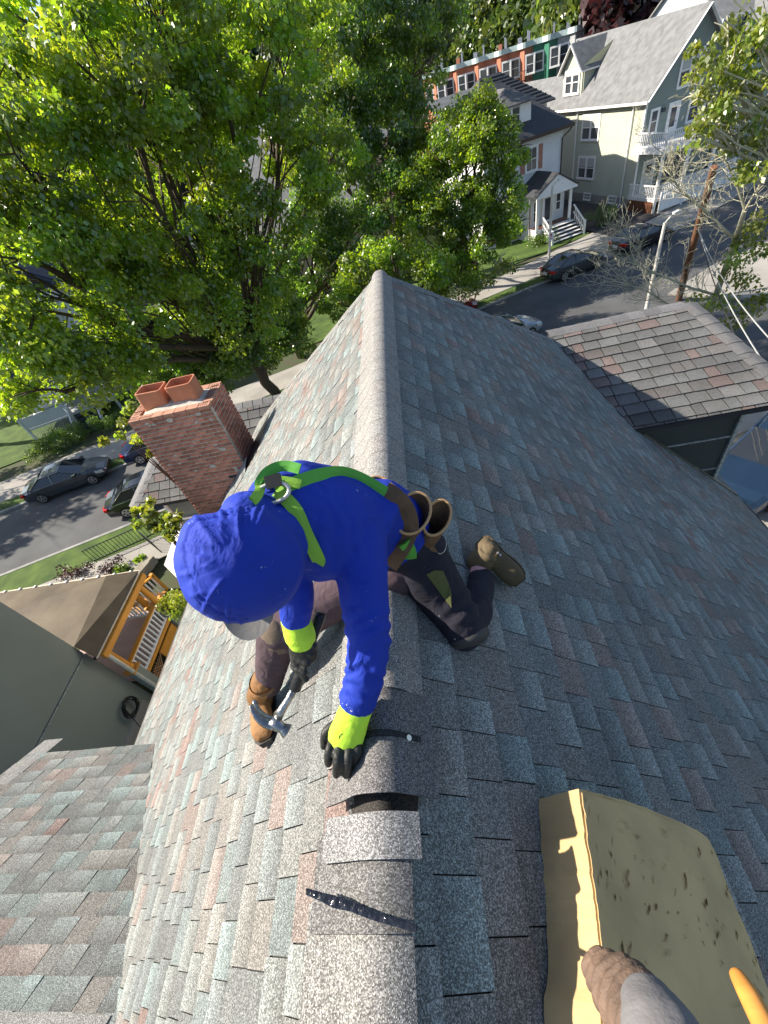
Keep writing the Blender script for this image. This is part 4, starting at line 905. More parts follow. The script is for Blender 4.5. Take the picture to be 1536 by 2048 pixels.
# ------------------------------------------------------------------ vehicles
RUB = mat('tyre_rubber', (.015, .015, .015), .85); RIM = mat('alloy_rim', (.55, .56, .58), .3, .05, 2, metal=.9)
DGL = mat('dark_car_glass', (.012, .015, .018), .04, .1, 1, spec=1.0); HLG = mat('headlight_lens', (.5, .52, .52), .1, .1, 5, spec=1); TLG = mat('tail_light_red', (.45, .01, .01), .2)
CHR = mat('chrome', (.7, .7, .72), .12, .02, 1, metal=1); PLT = mat('licence_plate', (.6, .6, .62), .5); BLKP = mat('black_plastic', (.02, .02, .02), .5)
def paint(name, c): return mat(name, c, .22, .04, .5, metal=.35, spec=.6, coat=.8)
def car(name, label, paintm, pos, yaw, L=4.75, W=1.82, H=1.46, suv=False, group='cars parked along the street'):
    t = thing(name, label, 'car', tuple(pos), group); t.rotation_euler = (0, 0, yaw)
    hw = W/2
    def loftsec(st, m_, nm, par):
        P = []
        for (x, w, zs, zb_, zt) in st:
            P.append([(x, -w*.93, zs), (x, -w, zs+.12), (x, -w*1.0, (zs+zb_)/2), (x, -w*.97, zb_), (x, -w*.80, zt), (x, 0, zt+.025), (x, w*.80, zt), (x, w*.97, zb_), (x, w, (zs+zb_)/2), (x, w, zs+.12), (x, w*.93, zs)])
        b = MB(); P = np.array(P); b.grid(P); n = P.shape[1]
        b.add(P[0], [tuple(range(n))]); b.add(P[-1], [tuple(range(n-1, -1, -1))]); return b.build(nm, m_, par, smooth=False, local=True)
    h2 = L/2
    if not suv:
        st = [(-h2, hw*.72, .35, .55, .62), (-h2+.08, hw*.86, .28, .72, .88), (-h2+.5, hw*.97, .22, .84, .98), (-h2+1.2, hw, .2, .9, .99), (-.2, hw, .2, .88, .97), (.9, hw, .2, .84, .95), (1.45, hw*.98, .2, .80, .91), (h2-.45, hw*.93, .22, .70, .80), (h2-.08, hw*.80, .28, .58, .66), (h2, hw*.62, .35, .5, .56)]
        gx = [(-1.75, .02), (-1.0, 1), (.15, 1), (1.15, .02)]; zb0, zt0 = .93, H
    else:
        st = [(-h2, hw*.86, .4, .8, .95), (-h2+.1, hw*.95, .3, .95, 1.08), (-h2+.8, hw, .25, 1.0, 1.1), (.6, hw, .25, .98, 1.1), (1.1, hw*.99, .25, .95, 1.08), (h2-.35, hw*.95, .28, .88, 1.0), (h2-.05, hw*.86, .3, .72, .86), (h2, hw*.75, .38, .6, .72)]
        gx = [(-2.2, .05), (-1.85, 1), (.05, 1), (.95, .05)]; zb0, zt0 = 1.05, H
    body = loftsec(st, paintm, 'body', t)
    # glass house
    r0, r1, r2, r3 = [g[0] for g in gx]
    lo, hi = hw*.90, hw*.68
    roof = MB(); P = []
    for f in np.linspace(0, 1, 7):
        x = r1+(r2-r1)*f; zz = zt0-.06*(2*f-1)**2; P.append([(x, -hi-.03, zz-.10), (x, -hi*.85, zz-.02), (x, 0, zz), (x, hi*.85, zz-.02), (x, hi+.03, zz-.10)])
    roof.grid(P); 
    for s in (-1, 1):                       # pillars
        roof.bar((r3, s*lo, zb0), (r2, s*hi, zt0-.10), .06, .05); roof.bar((r0, s*lo*.97, zb0), (r1, s*hi, zt0-.10), .09, .06); roof.bar(((r1+r2)/2, s*lo, zb0), ((r1+r2)/2+.05, s*(hi+.02), zt0-.08), .07, .03)
        roof.bar((r1, s*(hi+.01), zt0-.10), (r2, s*(hi+.01), zt0-.10), .05, .05)
    roof.build('roof', paintm, t, local=True)
    w = MB(); w.add([(r3, -lo, zb0), (r3+.03, 0, zb0+.01), (r3, lo, zb0), (r2, hi, zt0-.07), (r2, 0, zt0-.03), (r2, -hi, zt0-.07)], [(0, 1, 4, 5), (1, 2, 3, 4)]); w.build('windshield', DGL, t, local=True)
    w = MB(); w.add([(r0, -lo, zb0), (r0-.03, 0, zb0+.01), (r0, lo, zb0), (r1, hi, zt0-.07), (r1, 0, zt0-.03), (r1, -hi, zt0-.07)], [(1, 0, 5, 4), (2, 1, 4, 3)]); w.build('rear_window', DGL, t, local=True)
    for s in (-1, 1):
        w = MB(); w.add([(r0+.05, s*lo, zb0), (r3-.05, s*lo, zb0), (r2, s*hi, zt0-.11), (r1, s*hi, zt0-.11)], [(0, 1, 2, 3)]); w.build('side_window', DGL, t, local=True)
        w = MB(); w.bar((r0, s*(lo+.015), zb0-.01), (r3, s*(lo+.015), zb0-.01), .03, .03); w.build('chrome_trim', CHR, t, local=True)
        w = MB(); w.box((r3-.25, s*(hw+.08), zb0+.06), (.09, 0, 0), (0, .1, 0), (0, 0, .07)); w.build('mirror', paintm, t, local=True)
        w = MB(); w.hexa([(h2-.32, s*hw*.60, .56), (h2-.02, s*hw*.55, .5), (h2-.14, s*hw*.86, .5), (h2-.5, s*hw*.96, .6), (h2-.36, s*hw*.62, .75), (h2-.09, s*hw*.55, .63), (h2-.2, s*hw*.85, .66), (h2-.55, s*hw*.955, .74)] if s > 0 else [(h2-.02, s*hw*.55, .5), (h2-.32, s*hw*.60, .56), (h2-.5, s*hw*.96, .6), (h2-.14, s*hw*.86, .5), (h2-.09, s*hw*.55, .63), (h2-.36, s*hw*.62, .75), (h2-.55, s*hw*.955, .74), (h2-.2, s*hw*.85, .66)]); w.build('headlight', HLG, t, local=True)
        w = MB(); w.box((-h2+.10, s*hw*.70, .78), (.09, 0, 0), (.05*s, .2, 0), (0, 0, .07)); w.build('tail_light', TLG, t, local=True)
        for x in (-h2+.95, h2-.92):
            wl = MB(); R_ = .33; wl.tube([(x, s*(hw-.19), R_), (x, s*(hw-.17), R_), (x, s*(hw+.0), R_), (x, s*(hw+.015), R_)], [R_-.03, R_, R_, R_-.04], 22); wo = wl.build('wheel', RUB, t, local=True)
            rm = MB()
            for k in range(5):
                a = k*2*math.pi/5; rm.bar((x, s*(hw+.022), R_), (x+.20*math.cos(a), s*(hw+.022), R_+.20*math.sin(a)), .07, .02, up=(0, 1, 0))
            rm.tube([(x, s*(hw+.012), R_), (x, s*(hw+.03), R_)], .06, 10)
            ring = [[(x+rr*math.cos(a), s*(hw+.02), R_+rr*math.sin(a)) for a in np.linspace(0, 2*math.pi, 21)[:-1]] for rr in (.19, .235)]; rm.grid(ring, close=True)
            rm.build('rim', RIM, wo, local=True)
    w = MB(); w.box((h2-.01, 0, .5), (.03, 0, 0), (0, .45, 0), (0, 0, .12)); w.build('grille', BLKP, t, local=True)
    w = MB(); w.box((-h2-.0, 0, .62), (.02, 0, 0), (0, .2, 0), (0, 0, .09)); w.build('licence_plate', PLT, t, local=True)
    return t
def yawof(a, c): return math.atan2(c[1]-a[1], c[0]-a[0])
C1a, C1b = A(-24.4, 18.3), A(-19.7, 19.85)
def dirat(x): 
    u0 = x; return yawof(uv(u0-1, farv(u0-1)), uv(u0+1, farv(u0+1)))
def parkfar(x, y, off=1.0):
    p = A(x, y, 0); u = p @ eu; q = uv(u, farv(u)-off); return q, dirat(u)
q, yw_ = parkfar(-22.0, 19); car('parked_car', 'dark grey sedan parked across the street by the hedge, dappled sun on its bonnet', paint('graphite_paint', (.045, .055, .065)), A(-21.6, 18.9, 0), math.atan2(1.5, 4.7), L=4.85)
car('parked_car', 'dark blue sedan parked ahead of the grey one, its tail under the leaves', paint('navy_paint', (.02, .035, .10)), A(-16.2, 20.9, 0), math.atan2(1.4, 4.7), L=4.7)
car('parked_car', 'black car on the near side of the street, partly under the left wing roof', paint('black_paint', (.012, .013, .015)), A(-14.9, 16.2, 0), math.atan2(1.6, 4.7)+math.pi*0, L=4.6)
pR = (atz(1085, 566, 0)+atz(1208, 535, 0))/2
car('parked_car', 'dark green grey sedan parked below the white house, rear towards us', paint('green_grey_paint', (.04, .05, .05)), A(11.7, 33.75, 0)-ev[:3]*.2, AL+.0, L=4.6)
car('parked_car', 'black car with red tail lights parked ahead behind the bare twigs', paint('black_red_paint', (.015, .014, .016)), A(17.2, 35.6, 0), AL+.03, L=4.6)
car('parked_car', 'small red car mostly hidden beyond the far edge of the roof', paint('red_paint', (.22, .02, .02)), A(2.2, 30.6, 0), AL, L=4.3)
car('parked_car', 'silver car seen just over the roof edge beside the right wing', paint('silver_paint', (.30, .34, .38)), A(5.0, 25.2, 0), AL+.02, L=4.6)
car('parked_suv', 'dark blue sport utility vehicle with roof rails in the side drive below the eave', paint('deep_blue_paint', (.015, .035, .07)), A(10.9, 11.1, .03), math.radians(216), L=4.9, W=1.98, H=1.82, suv=True, group='cars parked along the street')
# ------------------------------------------------------------------ poles and wires
GAL = mat('galvanised_pole', (.62, .61, .57), .55, .1, 2); PWD = mat('creosote_pole_wood', (.16, .075, .04), .85, .35, 1.5, aniso=(6, 6, .5), bump=.4, bscale=12)
def lamp(base, h, label, arm):
    t = thing('street_lamp', label, 'street lamp', tuple(base), 'street lamps'); t2 = base+A(0, 0, h)
    b = MB(); b.tube([base, t2], [.11, .075], 12); b.tube([t2-A(0, 0, .05), t2+arm*.5+A(0, 0, .15), t2+arm+A(0, 0, .2)], .045, 8); b.build('pole', GAL, t)
    e = t2+arm+A(0, 0, .2); d = nrm(arm); s = nrm(np.cross(d, A(0, 0, 1))); b = MB(); b.hexa([e-s*.06-d*.1, e-s*.16+d*.35, e+s*.16+d*.35, e+s*.06-d*.1, e-s*.08-d*.1+A(0, 0, .1), e-s*.13+d*.33+A(0, 0, .09), e+s*.13+d*.33+A(0, 0, .09), e+s*.08-d*.1+A(0, 0, .1)]); b.build('lamp_head', mat('lamp_head_white', (.68, .68, .66), .4) if 'lamp_head_white' not in MATS else MATS['lamp_head_white'], t)
    return t
l1 = lamp(A(10.76, 36.2, 0)-A(1.0, 3.1, 0)*.0, 5.0, 'pale grey street lamp with a small sign in front of the white house', eu*.5)
lb = A(10.76, 36.2, 0)
sg = thing('street_sign', 'small white and red parking sign strapped to the lamp post by the white house', 'sign', tuple(lb+A(0, -.1, 1.9)))
sp0 = lb-ev*.12+A(0, 0, 1.95)
b = MB(); b.box(sp0, eu*.17, ev*.01, (0, 0, .27)); b.build('sign_plate', WHITE, sg)
b = MB(); b.box(sp0-ev*.014+A(0, 0, -.02), eu*.12, ev*.004, (0, 0, .015)); b.box(sp0-ev*.014+A(0, 0, -.14), eu*.12, ev*.004, (0, 0, .02)); b.tube([sp0-ev*.014+A(0, 0, .12), sp0-ev*.016+A(0, 0, .12)], .08, 14); b.build('sign_print', TLG, sg)
l2 = lamp(A(13.25, 25.3, 0), 4.35, 'white street lamp rising behind the right wing roof among bare twigs', eu*.6+ev*.1)
up_ = thing('utility_pole', 'brown wooden utility pole rising behind the right wing roof', 'utility pole', (14.9, 25.5, 0))
pb_ = atz(1357, 600, 0); pt_ = at(1428, 334, np.linalg.norm(pb_-CAM)*.835)
b = MB(); b.tube([pb_-(pt_-pb_)*.02, pb_+(pt_-pb_)*.5, pt_], [.17, .155, .14], 14); b.build('pole', PWD, up_)
WIR = mat('cable_black', (.03, .03, .03), .5); WIG = mat('cable_pale', (.35, .36, .36), .5)
def wire(a, b_, sag, r, m_, label, grp='overhead wires'):
    pts = [a+(b_-a)*f+A(0, 0, -sag*4*f*(1-f)) for f in np.linspace(0, 1, 14)]; q = MB(); q.tube(pts, r, 5); tag(q.build('wire', m_, None, org=tuple(a)), label, 'wire', grp)
pm = pb_+(pt_-pb_)*.62
for i, (tx, ty, k, m_) in enumerate(((1560, 860, 12, WIR), (1550, 760, 13, WIG), (1560, 700, 14, WIG))): wire(pm, at(tx, ty, k), .3, .018, m_, ['black cable, lowest of the three dropping from the utility pole', 'pale cable in the middle of the three dropping from the utility pole', 'pale cable, uppermost of the three dropping from the utility pole'][i], 'cables from the pole to the roof')
wire(pm, at(1560, 290, 30), .4, .02, WIR, 'black overhead cable running from the utility pole up to the right')
# ================================================================== vegetation
BARK = mat('maple_bark', (.085, .065, .048), .95, .35, 2.5, aniso=(5, 5, 1), bump=.7, bscale=14)
BARKL = mat('pale_lichen_bark', (.36, .35, .26), .95, .4, 5, bump=.5, bscale=18, col2=(.5, .48, .36))
LM = leafmat('maple_leaf', (.13, .25, .035), .62, (2.9, 2.2, .7)); LD = leafmat('dark_leaf', (.075, .165, .03), .55, (2.5, 2.0, .7)); LB = leafmat('bright_leaf', (.13, .24, .03), .62, (2.5, 2.1, .6))
LP = leafmat('purple_leaf', (.05, .018, .022), .3, (1.3, 1, 1)); LY = leafmat('young_leaf', (.19, .27, .05), .55, (1.6, 1.5, .5))
def leaves(centers, radii, per, size, droop=.5, flat=.75, seed=0, spread=1., tintv=.35):
    """clumps of folded leaf blades -> (verts, faces, tints)"""
    r = np.random.default_rng(seed); C = np.repeat(centers, per, 0); R = np.repeat(radii, per)
    n = len(C); d = r.normal(size=(n, 3)); d /= np.linalg.norm(d, axis=1)[:, None]
    rad = R*np.power(r.random(n), .45)*spread; P = C+d*rad[:, None]*np.array([1, 1, flat])
    P[:, 2] -= .12*R*(d[:, 0]**2+d[:, 1]**2)*2
    ax = r.normal(size=(n, 3)); ax[:, 2] -= droop*1.6; ax += d*.7; ax /= np.linalg.norm(ax, axis=1)[:, None]
    sd = np.cross(ax, r.normal(size=(n, 3))); sd /= np.linalg.norm(sd, axis=1)[:, None]
    s = size*(.45+1.0*r.random(n)**1.3)[:, None]
    a = P-ax*s*.5; b = P+ax*s*.5; nn = np.cross(ax, sd)
    l = P+sd*s*.36+nn*s*.10-ax*s*.05; q = P-sd*s*.36+nn*s*.10-ax*s*.05
    V = np.stack([a, l, b, q], 1).reshape(-1, 3)
    F = np.arange(n*4).reshape(-1, 4)
    ct = 1+tintv*(r.random(len(centers))-.5)*2.0; t = np.repeat(ct, per)*(1+tintv*1.6*(r.random(n)-.5))
    hue = r.random(n)*.3+np.repeat(r.random(len(centers)), per)*.25-.1; T = np.stack([t*(.9+hue), t, t*(.9)], 1)
    return V, F, np.repeat(T, 4, 0)
def leafmesh(name, V, F, T, m_, parent, org):
    me = bpy.data.meshes.new(name); V = V-org
    me.vertices.add(len(V)); me.vertices.foreach_set('co', V.ravel()); me.loops.add(F.size); me.loops.foreach_set('vertex_index', F.ravel().astype(np.int32))
    me.polygons.add(len(F)); me.polygons.foreach_set('loop_start', np.arange(0, F.size, 4, dtype=np.int32)); me.polygons.foreach_set('loop_total', np.full(len(F), 4, np.int32))
    ca = me.color_attributes.new('tint', 'FLOAT_COLOR', 'POINT'); ca.data.foreach_set('color', np.concatenate([T, np.ones((len(T), 1))], 1).ravel())
    me.materials.append(m_); me.update(calc_edges=True); me.validate()
    o = bpy.data.objects.new(name, me); COL.objects.link(o)
    if parent: o.parent = parent
    return o
def limb(mb, a, b, ra, rb, bend=.12, n=5, r=random):
    a, b = A(*a), A(*b); L = np.linalg.norm(b-a); o = A(r.uniform(-1, 1), r.uniform(-1, 1), r.uniform(0, 1))*L*bend
    pts = [a+(b-a)*f+o*4*f*(1-f)*.5+A(r.uniform(-1, 1), r.uniform(-1, 1), r.uniform(-1, 1))*L*.02*(0 < f < 1) for f in np.linspace(0, 1, n)]
    mb.tube(pts, list(np.linspace(ra, rb, n)), 7 if ra > .06 else 5, cap=False); return pts
def tree(label, base, lobes, m_, per=330, csize=1.0, leaf=.2, trunk=.35, seed=1, droop=.5, group=None, fork=.35, bark=None, name='tree', cat='tree', density=1.0, lean=None, shell=.55):
    r = random.Random(seed); base = A(*base); t = thing(name, label, cat, tuple(base), group)
    cs, rs = [], []; tops = []
    for (c, R, n) in lobes:
        c = A(*c); tops.append((c, R))
        for i in range(int(n*density)):
            while True:
                d = A(r.gauss(0, 1), r.gauss(0, 1), r.gauss(0, 1)); d = nrm(d)
                if d[2] > -.55: break
            rr = R*(shell+(1-shell)*r.random())*(.85+.3*mnoise.noise(Vector(d*1.7+c*.2)))
            cs.append(c+d*rr*A(1, 1, .95)); rs.append(csize*r.uniform(.55, 1.15))
    V, F, T = leaves(np.array(cs), np.array(rs), per, leaf, droop, seed=seed)
    leafmesh('crown', V, F, T, m_, t, base)
    b = MB(); H = np.mean([c[2] for c, _ in tops]); ctr = np.mean([c for c, _ in tops], 0)
    f0 = base+(ctr-base)*A(.35, .35, 0)+A(0, 0, (ctr[2]-base[2])*fork)
    p = limb(b, base-A(0, 0, .2), f0, trunk, trunk*.75, .05, r=r)
    for c, R in tops:
        p = limb(b, f0, c-A(0, 0, R*.25), trunk*.5, trunk*.22, .12, 7, r=r)
        for i in range(7):
            k = r.choice(p[2:]); d = nrm(A(r.gauss(0, 1), r.gauss(0, 1), abs(r.gauss(0, .8)))); q = limb(b, k, c+d*R*.85, trunk*.16, .02, .15, 5, r=r)
            for j in range(2): limb(b, q[2+j], q[2+j]+nrm(d+A(r.gauss(0, .6), r.gauss(0, .6), r.gauss(0, .6)))*R*.4, .03, .01, .15, 3, r=r)
    b.build('trunk', bark or BARK, t, smooth=True); return t
def lob(x, y, k, R, n): return (at(x, y, k), R, n)
tree('huge bright green maple filling the left of the view beyond the roof', (-9.6, 24.6, 0),
     [lob(235, 150, 21, 4.3, 50), lob(430, 150, 22, 4.2, 50), lob(70, 350, 20, 3.3, 34), lob(300, 380, 21, 4.0, 48), lob(520, 380, 23, 3.6, 36), lob(120, 560, 19, 3.0, 34), lob(300, 640, 20, 2.8, 30), lob(470, 600, 22, 2.8, 26), lob(560, 120, 25, 3.4, 26), lob(110, 760, 17.5, 1.7, 17), lob(30, 660, 17.5, 1.6, 12), lob(330, 20, 22, 3.5, 26), lob(210, 740, 18.5, 1.4, 8), lob(390, 500, 24, 3.0, 24), lob(240, 500, 21, 2.6, 20), lob(640, 330, 26, 2.4, 14), lob(20, 470, 18, 2.2, 14), lob(500, 480, 22, 2.4, 16), lob(250, 220, 19.5, 3.0, 20), lob(350, 560, 20, 2.2, 12)],
     LM, per=330, csize=.85, leaf=.165, trunk=.36, seed=11, droop=.7, fork=.3, shell=.78)
tree('tall dark leaved tree behind the big maple, sky showing through its top', (-1, 40, 0),
     [lob(720, 60, 38, 4.6, 40), lob(810, 130, 40, 4.2, 34), lob(770, 270, 37, 3.4, 26), lob(670, 330, 34, 2.6, 16), lob(850, 20, 44, 3.4, 20), lob(640, 60, 37, 2.4, 8), lob(690, 210, 36, 2.6, 14)], LD, per=380, csize=1.1, leaf=.21, trunk=.35, seed=12, droop=1.1)
tree('rounded bright green tree in front of the white house', (5.2, 34.6, 0),
     [lob(930, 290, 34, 2.9, 40), lob(880, 380, 33, 2.9, 38), lob(985, 400, 33, 2.2, 30), lob(960, 235, 35, 1.7, 16), lob(845, 480, 32, 2.4, 26), lob(940, 490, 32, 2.2, 26), lob(1010, 450, 32.5, 1.6, 16), lob(1000, 310, 34, 2.0, 20), lob(860, 320, 34, 2.2, 18), lob(910, 560, 31, 2.0, 18), lob(840, 400, 32, 2.2, 16)], LB, per=330, csize=.75, leaf=.16, trunk=.28, seed=13, droop=.6)
tree('dark green tree low behind the roof ridge end', (-8.8, 30.0, 0),
     [lob(620, 560, 29, 3.0, 34), lob(560, 680, 28, 2.5, 26), lob(430, 740, 27, 2.3, 22), lob(700, 470, 31, 2.8, 28), lob(330, 740, 26, 1.8, 14), lob(770, 400, 33, 2.4, 20), lob(640, 450, 30, 2.4, 20), lob(340, 690, 24, 2.0, 22), lob(470, 700, 24, 2.0, 22), lob(540, 620, 25, 2.0, 20)], LD, per=330, csize=.9, leaf=.17, trunk=.3, seed=14, droop=.6)
tree('lighter green tree just past the peak of the roof', (.2, 29.5, 0),
     [lob(780, 520, 28, 2.0, 24), lob(850, 545, 27, 1.5, 14), lob(720, 560, 27, 1.6, 14), lob(680, 600, 26, 1.2, 8)], LB, per=260, csize=.7, leaf=.17, trunk=.18, seed=15)
tree('small sparse tree with thin twigs at the pavement edge', (4.4, 32.6, 0),
     [lob(1005, 535, 31, .9, 9), lob(960, 570, 30, 1.0, 9), lob(920, 585, 29, .8, 6)], LY, per=70, csize=.5, leaf=.14, trunk=.07, seed=16, bark=BARKL)
tree('leafy tree whose pale green branches hang in at the upper right', (24.5, 17.5, 0),
     [lob(1460, 120, 21, 1.2, 13), lob(1530, 50, 21, 1.5, 16), lob(1425, 190, 20.5, .8, 8), lob(1505, 210, 22, 1.2, 12), lob(1555, 320, 21, 1.3, 10), lob(1430, 250, 21, .6, 5), lob(1545, 130, 21, 1.3, 10), lob(1395, 265, 20, .4, 3), lob(1480, 290, 21, .7, 5)], LY, per=70, csize=.42, leaf=.15, trunk=.22, seed=17, droop=1.0, bark=BARKL)
for i, (x, y, s_) in enumerate(((-37, 27, 5.5), (-40, 20, 5), (-33, 35, 5.5), (-47, 35, 6))):  # out-of-frame trees added to throw dappled shade on the street and lawn
    tree(['tree off the left edge shading the street, nearest the houses', 'tree off the left edge shading the near pavement', 'tree off the left edge standing behind the far lawn', 'tree off the left edge standing farthest back'][i], (x, y, 0), [((x, y, 11), s_, 30), ((x+2.5, y-2, 8.5), 3.6, 16)], LM, per=160, csize=1.0, leaf=.3, trunk=.35, seed=60+i, group='street trees on the left')
# ---- half bare tree on the corner
bt = thing('bare_tree', 'half bare tree with lichen pale limbs and twigs beside the utility pole', 'tree', tuple(atz(1405, 668, 0)))
b = MB(); r = random.Random(5); tips = []
def grow(a, d, L, rad, depth, spread=.55):
    d = nrm(d); mid = a+d*L*.5+A(r.gauss(0, 1), r.gauss(0, 1), r.gauss(0, 1))*L*.05; e = a+d*L+A(r.gauss(0, 1), r.gauss(0, 1), r.gauss(0, 1))*L*.08
    b.tube([a, mid, e], [rad, rad*.8, rad*.62], 6 if rad > .03 else 4, cap=False)
    if depth == 0: tips.append(e); return
    for k in range(r.choice((2, 3, 3))):
        s = r.choice((mid, e, e)); nd = d+A(r.gauss(0, spread), r.gauss(0, spread), r.gauss(0, spread*.9)+.08); grow(s, nd, L*r.uniform(.55, .8), max(rad*.55, .006), depth-1, spread)
B0 = atz(1405, 668, 0); kk = np.linalg.norm(B0-CAM)
B1 = at(1432, 590, kk*.94); B2 = at(1470, 480, kk*.86); B3 = at(1490, 420, kk*.80)
b.tube([B0, B1, B2, B3], [.15, .13, .10, .08], 10)
def path(pts, r0, r1, dep=3, L=.9):
    P = [at(*p) for p in pts]; r0, r1 = r0*.7, r1*.6; b.tube(P, list(np.linspace(r0, r1, len(P))), 7, cap=False)
    for i in range(1, len(P)):
        for j in range(8):
            f = r.random(); q = P[i-1]+(P[i]-P[i-1])*f; d = nrm(P[i]-P[i-1])+A(r.gauss(0, .6), r.gauss(0, .6), r.gauss(0, .6)+.15)
            grow(q, d, L*r.uniform(.6, 1.1), r1*.9, dep)
    grow(P[-1], P[-1]-P[-2], L, r1, dep+1)
path([(1432, 590, kk*.94), (1380, 575, kk*.92), (1310, 545, kk*.9), (1250, 520, kk*.88)], .09, .035, 3, 1.0)
path([(1410, 640, kk*.97), (1330, 605, kk*.95), (1290, 580, kk*.93), (1225, 560, kk*.91)], .07, .03, 3, 1.0)
path([(1470, 480, kk*.86), (1420, 430, kk*.84), (1360, 380, kk*.80), (1330, 330, kk*.78)], .08, .03, 3, .9)
path([(1490, 420, kk*.80), (1470, 360, kk*.78), (1440, 300, kk*.76)], .07, .03, 3, .9)
path([(1490, 420, kk*.80), (1520, 370, kk*.78), (1540, 300, kk*.76)], .07, .03, 3, .9)
path([(1300, 545, kk*.9), (1260, 480, kk*.87), (1230, 460, kk*.86)], .03, .015, 2, .7)
b.build('trunk', BARKL, bt)
cs = [at(*p) for p in ((1450, 600, kk*.9), (1490, 560, kk*.9), (1500, 470, kk*.85), (1530, 500, kk*.85), (1480, 510, kk*.86), (1530, 590, kk*.9), (1400, 600, kk*.93), (1470, 640, kk*.92), (1520, 440, kk*.83), (1460, 540, kk*.88), (1505, 610, kk*.9))]
V, F, T = leaves(np.array(cs), np.full(len(cs), .6), 170, .15, 1.0, seed=21); leafmesh('crown', V, F, T, LY, bt, B0)
# ---- shrubs, hedges, bed plants
def shrub(label, c, R, m_, per=900, leaf=.08, name='shrub', sq=(1, 1, .8), seed=1, n=10, group=None):
    c = A(*c); t = thing(name, label, 'shrub', tuple(A(c[0], c[1], 0)), group); r = random.Random(seed); cs = []; rs = []
    sprig = 'sprig' in label
    for i in range(n*(2 if sprig else 1)): cs.append(c+A(r.gauss(0, 1), r.gauss(0, 1), r.gauss(0, 1))*R*(.55 if sprig else .4)*A(*sq)); rs.append(R*(.28 if sprig else .55))
    V, F, T = leaves(np.array(cs), np.array(rs), per//n if sprig else per//n*2, leaf, .2, seed=seed); leafmesh('foliage', V, F, T, m_, t, ORG[t.name])
    b = MB()
    for i in range(5): b.tube([A(c[0], c[1], 0)+(A(*[r.uniform(-.2, .2) for _ in range(2)], 0) if not sprig else A(0, 0, max(c[2]-1.2, 0))), c+A(r.uniform(-.5, .5)*R, r.uniform(-.5, .5)*R, 0)], [.02, .006], 5)
    b.build('stem', BARK, t); return t
def shz(x, y, z=.5): return atz(x, y, z)
shrub('round clipped green bush beside the driveway of the white house', shz(1208, 430, .9), .95, LD, 3200, .07, seed=31, n=14)
shrub('low dark hedge under the window of the white house', shz(1075, 478, .5), .8, LD, 2400, .07, seed=32, sq=(2, 1.4, .6), n=14)
shrub('dark hedge below the lattice porch, left part', shz(100, 890, .5), .95, LD, 2600, .08, seed=33, n=14, sq=(1.8, 1.3, .7))
shrub('dark hedge beyond the grey sedan next to the walk', shz(150, 865, .5), .9, LD, 2600, .08, seed=34, n=14, sq=(1.8, 1.3, .7))
shrub('dark hedge right of the steps across the street', shz(230, 840, .5), .8, LD, 2200, .08, seed=35, n=12, sq=(2.2, 1.0, .6))
shrub('leafy sprig sticking out beside the chimney left edge', at(285, 880, 9.6), .42, LY, 420, .11, seed=36, n=8)
shrub('pale green sprigs just under the left wing eave', at(300, 1032, 9.0), .34, LY, 330, .11, seed=37, n=7, sq=(2, .8, .8))
shrub('pale leaved sprig below the sage siding corner', at(345, 1052, 8.6), .3, LY, 260, .10, seed=38, n=7)
shrub('white flowered bush by the orange porch steps', at(345, 1208, 12.2), .42, LY, 900, .08, seed=39, n=9)
shrub('spiky green plant in the flower bed', shz(283, 1122, .4), .3, LB, 300, .12, seed=40, n=6)
shrub('reddish leaved bush in the flower bed by the iron railing', shz(225, 1135, .4), .5, LP, 500, .08, seed=41, n=8)
shrub('green bush in the flower bed behind the felt roof corner', shz(250, 1140, .4), .45, LD, 600, .08, seed=42, n=8)
shrub('reddish brown scrub in the flower bed beside the verge', shz(150, 1140, .4), .6, LP, 500, .08, seed=43, n=8, sq=(2, 1, .6))
# ---- trees on the hill, from a few crowns
protos = []
def hilltree(proto, label, x, y, s, zrot, grp='trees on the hill behind the row houses'):
    c = copy_tree(proto); c.location = (x, y, gz(x, y)-.1); c.scale = (s, s, s*random.uniform(.9, 1.2)); c.rotation_euler = (0, 0, zrot); c['label'] = label; c['group'] = grp; return c
def proto(label, m_, seed, tall=1.0, per=420, csize=1.7, nm='tree'):
    r = random.Random(seed)
    return tree(label, (0, -200-seed, 0), [((r.uniform(-1, 1), -200-seed+r.uniform(-1, 1), 5.5*tall), 3.2, 15), ((1.6, -200-seed, 4.2*tall), 2.6, 10), ((-1.6, -199-seed, 4.0*tall), 2.6, 10), ((0, -200-seed, 8*tall), 2.2, 9)], m_, per=per, csize=csize, leaf=.55, trunk=.25, seed=seed, name=nm)
HA = leafmat('hill_leaf', (.07, .13, .035), .45, (1.7, 1.5, .8)); HB = leafmat('hill_leaf_dark', (.04, .085, .028), .4, (1.5, 1.4, .8)); HC_ = leafmat('hill_leaf_bright', (.10, .16, .035), .5, (1.7, 1.5, .8))
pA = proto('mid green hill tree', HA, 51); pB = proto('dark hill tree', HB, 52, 1.15); pC = proto('bright hill tree', HC_, 53); pD = proto('purple leaved tree', LP, 54)
